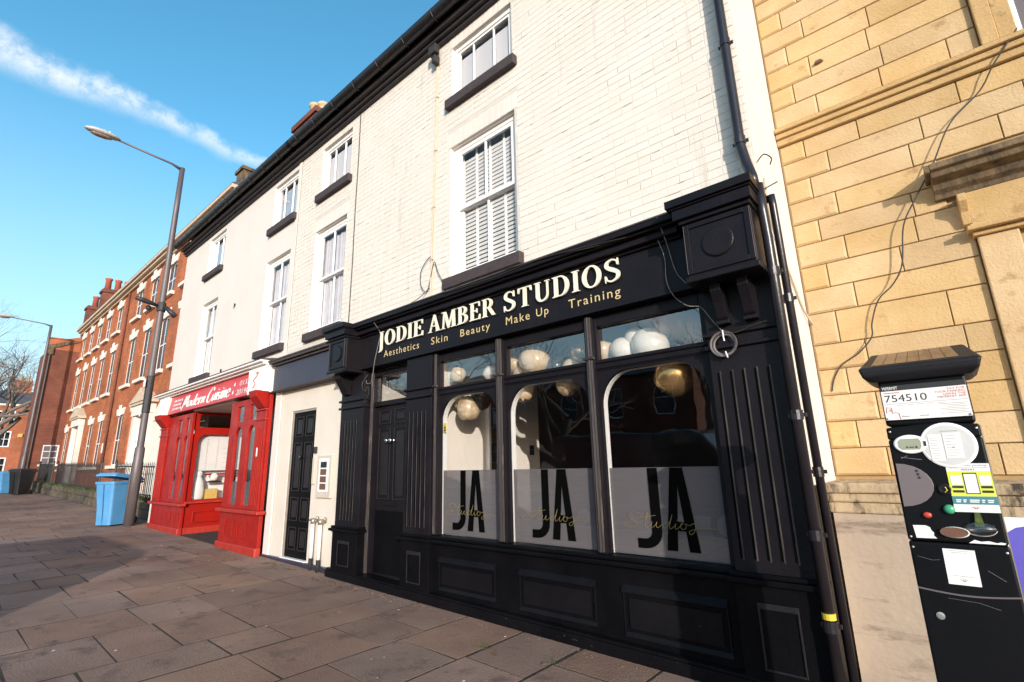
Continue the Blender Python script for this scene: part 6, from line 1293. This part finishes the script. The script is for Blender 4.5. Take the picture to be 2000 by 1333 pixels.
def bin_(loc, ang, mat, label, lid=0.0, s=1.0, wheels=True):
    g = gz(loc[0]); B = thing('wheelie_bin', label, 'bin', (loc[0], loc[1], g), 'wheelie bins on the pavement'); B.rotation_euler = (0, 0, ang)
    def rr(w, d, z, r=.05):
        pts = []
        for (sx, sy, a) in ((1, 1, 0), (-1, 1, 90), (-1, -1, 180), (1, -1, 270)):
            for k in range(4): q = R(a + k * 30); pts.append(((w / 2 - r) * sx + r * math.cos(q), (d / 2 - r) * sy + r * math.sin(q), z))
        return pts
    rings = [rr(.42 * s, .50 * s, .03), rr(.44 * s, .53 * s, .35), rr(.53 * s, .66 * s, .90 * s), rr(.57 * s, .70 * s, .905 * s), rr(.57 * s, .70 * s, .955 * s), rr(.52 * s, .65 * s, .957 * s), rr(.50 * s, .62 * s, .80 * s)]
    n = 16; vs = [p for q in rings for p in q]; fs = [tuple(range(n - 1, -1, -1))] + [(i * n + k, i * n + (k + 1) % n, (i + 1) * n + (k + 1) % n, (i + 1) * n + k) for i in range(len(rings) - 1) for k in range(n)]
    def lo(name, mb, m, par=B, **k):
        o = obj(name, mb, m, par, **k); o.location = (0, 0, 0); return o
    b = lo('body', MB().add(vs, fs), mat)
    lo('rib', MB().add([(-.02, -.255 * s, .05), (.02, -.255 * s, .05), (.02, -.345 * s, .89 * s), (-.02, -.345 * s, .89 * s), (-.02, -.27 * s, .05), (.02, -.27 * s, .05), (.02, -.36 * s, .89 * s), (-.02, -.36 * s, .89 * s)], [(4, 5, 6, 7), (0, 4, 7, 3), (1, 2, 6, 5), (3, 7, 6, 2)]), mat)
    ld = MB(); L = [rr(.58 * s, .74 * s, 0), rr(.58 * s, .74 * s, .035), rr(.50 * s, .64 * s, .085), rr(.3 * s, .4 * s, .10)]
    ca, sa = math.cos(lid), math.sin(lid); vs = []
    for q in L:
        for p in q: yy, zz = p[1] - .35 * s, p[2]; vs.append((p[0], .35 * s + yy * ca + zz * sa, .962 * s - yy * sa * 1 + zz * ca))
    lo('lid', ld.add(vs, [tuple(range(n - 1, -1, -1))] + [(i * n + k, i * n + (k + 1) % n, (i + 1) * n + (k + 1) % n, (i + 1) * n + k) for i in range(3) for k in range(n)] + [tuple(range(3 * n, 4 * n))]), mat)
    for sx in (-1, 1):
        w_ = lo('wheel', MB().lathe([(.03, -.025), (.10, -.025), (.10, .025), (.03, .025)], (sx * .25 * s, .24 * s, .10), 'x', 14), 'rubber'); lo('hub', MB().lathe([(.045, -.03), (.045, .03)], (sx * .25 * s, .24 * s, .10), 'x', 10), mat, w_)
    lo('handle', MB().tube([(-.24 * s, .40 * s, .93 * s), (.24 * s, .40 * s, .93 * s)], .016, 8), mat)
    if lid: lo('rubbish', MB().box(-.23 * s, .23 * s, -.28 * s, .28 * s, .82 * s, .93 * s), 'ink', bevel=.05)
    return B
bin_((-15.12, -.56), R(25), 'bin_blue', 'overfull blue wheelie bin with its lid ajar beside the street lamp', .16, 1.04)
bin_((-33.2, -.55), R(35), 'bin_black', 'black wheelie bin near the brick wing', 0, 1.12)
bin_((-34.6, -.95), R(20), 'bin_blue', 'far blue wheelie bin behind the black one', 0, 1.0)

# ================================================================ TREES
def make_tree(seed, H, spread, depth=7):
    r_ = random.Random(seed); tk_, lm = MB(), MB()
    def grow(p, d, L, rad, lev):
        n = 3 if lev > 2 else 4; pts = [p.copy()]; rs_ = [rad]
        for i in range(n):
            d = (d + Vector((r_.gauss(0, .16), r_.gauss(0, .16), r_.gauss(.03, .10)))).normalized(); p = p + d * (L / n); pts.append(p.copy()); rs_.append(rad * (1 - .38 * (i + 1) / n))
        (tk_ if lev == 0 else lm).tube(pts, rs_, 10 if lev == 0 else (6 if lev < 3 else 3), cap=False)
        if lev >= depth: return
        k = r_.choice((2, 3, 3)) if lev else 4
        for i in range(k):
            a = r_.uniform(0, 6.3); sp = r_.uniform(.45, .95) * spread; base = d
            ax = Vector((math.cos(a), math.sin(a), 0)); ax = (ax - base * ax.dot(base)).normalized()
            nd_ = (base * math.cos(sp) + ax * math.sin(sp)); nd_.z += .08; nd_.normalize()
            j = r_.randint(max(1, n - 2), n)
            grow(pts[j], nd_, L * r_.uniform(.62, .84), rs_[j] * r_.uniform(.60, .78), lev + 1)
    grow(Vector((0, 0, 0)), Vector((0, 0, 1)), H * .30, H * .022, 0)
    m1 = tk_.mesh('trunk'); m2 = lm.mesh('branches')
    for q in m1.polygons: q.use_smooth = True
    return m1, m2
TM = [make_tree(2, 12, 1.0), make_tree(9, 12, 1.1), make_tree(31, 11, .95)]
def tree(loc, k, s, rz, label):
    t = thing('bare_tree', label, 'tree', (loc[0], loc[1], gz(loc[0]) - .05), 'leafless street trees')
    t.scale = (s, s, s); t.rotation_euler = (0, 0, rz)
    a = obj('trunk', None, 'bark', t, me=TM[k][0]); b = obj('crown', None, 'twig', t, me=TM[k][1]); a.location = b.location = (0, 0, 0)
tree((-44, -2.9), 0, 1.3, 2.6, 'leafless tree behind the second street lamp at the left edge')
tree((-52, -2.0), 2, 1.5, 1.1, 'leafless tree at the far left edge in front of the distant house')
tree((-14.0, -15.2), 0, .95, .4, 'leafless tree across the road, mirrored in the middle shop window')
tree((-20.5, -15.6), 1, 1.0, 2.2, 'leafless tree across the road, mirrored in the left shop window')
tree((-27.5, -15.4), 2, 1.05, 4.0, 'leafless tree across the road, mirrored over the shop door')
tree((-7.6, -16.4), 2, 1.0, 5.2, 'leafless tree across the road, mirrored in the right shop window')
# ================================================================ ACROSS THE ROAD (mirrored in the glass)
for (x0, x1, H, m_, lab) in ((-24, -10.5, 6.6, 'brick_red', 'dark brick house across the road, nearer one, seen in the glass'), (-44, -24.2, 7.6, 'brick_far', 'long brick house across the road, farther one, seen in the glass')):
    hh = thing('opposite_house', lab, 'house', ((x0 + x1) / 2, -24, 0)); n = int((x1 - x0) / 3); oo = []
    for k in range(n):
        c = x0 + (k + .5) * (x1 - x0) / n; oo += [(-c - .5, -c + .5, 1.4, 3.1), (-c - .5, -c + .5, 4.1, 5.7)]
    mo = lambda x, y, z: (-x, -24 - y, z)
    obj('wall', wall_open(-x1, -x0, -.1, H, oo, 0, .15, mk=mo), m_, hh); obj('roof', MB().prism([(-23.7, H + .01), (-28.5, H + 1.6), (-33, H + .01)], x0, x1, 'x'), 'slate', hh); obj('back', MB().box(x0, x1, -33, -32.8, 0, H).box(x0, x0 + .2, -32.8, -24.2, 0, H).box(x1 - .2, x1, -32.8, -24.2, 0, H).box(x0 + .2, x1 - .2, -25.2, -25, 0, H), m_, hh)
    for (a, b, c, d) in oo:
        fr = MB(); frame(fr, a + .002, b - .002, c + .002, d - .002, .06, .12, .07); fr.box(a + .07, b - .07, .07, .11, (c + d) / 2 - .02, (c + d) / 2 + .02)
        fr.v = [mo(*p) for p in fr.v]; wo = obj('window', fr, 'white_clean', hh); pn = MB().box(a + .05, b - .05, .085, .09, c + .05, d - .05); pn.v = [mo(*p) for p in pn.v]; obj('pane', pn, 'ink', wo)
# unseen van, added so its shadow lies across the pavement on the left
vn = thing('added_shadow_van', 'dark grey van added out of view at the kerb to cast a shadow over the pavement', 'van', (-5.0, -7.2, -.05))
VZ = -.02
side = [(-2.45, .35), (-2.50, .9), (-2.42, 1.95), (-2.30, 2.05), (.95, 2.05), (1.30, 1.95), (1.85, 1.25), (2.45, 1.05), (2.55, .85), (2.55, .38)]
obj('body', MB().prism([(-5.0 + x, VZ + z) for x, z in side], -8.1, -6.3), 'van_paint', vn, bevel=.05)
obj('side_window', MB().prism([(-5.0 + x, VZ + z) for x, z in ((.55, 1.25), (1.60, 1.25), (1.25, 1.80), (.55, 1.80))], -6.296, -6.28), 'ink', vn); obj('windscreen', MB().add([(-3.68, -6.45, 1.90 + VZ), (-3.13, -6.45, 1.26 + VZ), (-3.13, -7.95, 1.26 + VZ), (-3.68, -7.95, 1.90 + VZ)], [(0, 1, 2, 3)]), 'ink', vn)
for x in (-6.6, -3.4):
    for y in (-8.0, -6.4):
        w_ = obj('wheel', MB().lathe([(.2, -.1), (.33, -.1), (.34, 0), (.33, .1), (.2, .1)], (x, y, .32 - .12), 'y', 20), 'rubber', vn, smooth=True); obj('rim', MB().lathe([(.05, -.105), (.2, -.103), (.2, .103), (.05, .105)], (x, y, .32 - .12), 'y', 16), 'steel', w_)
for y in (-7.9, -6.5): obj('headlight', MB().box(-2.47, -2.43, y - .12, y + .12, .78, .95), 'lamp_head', vn)
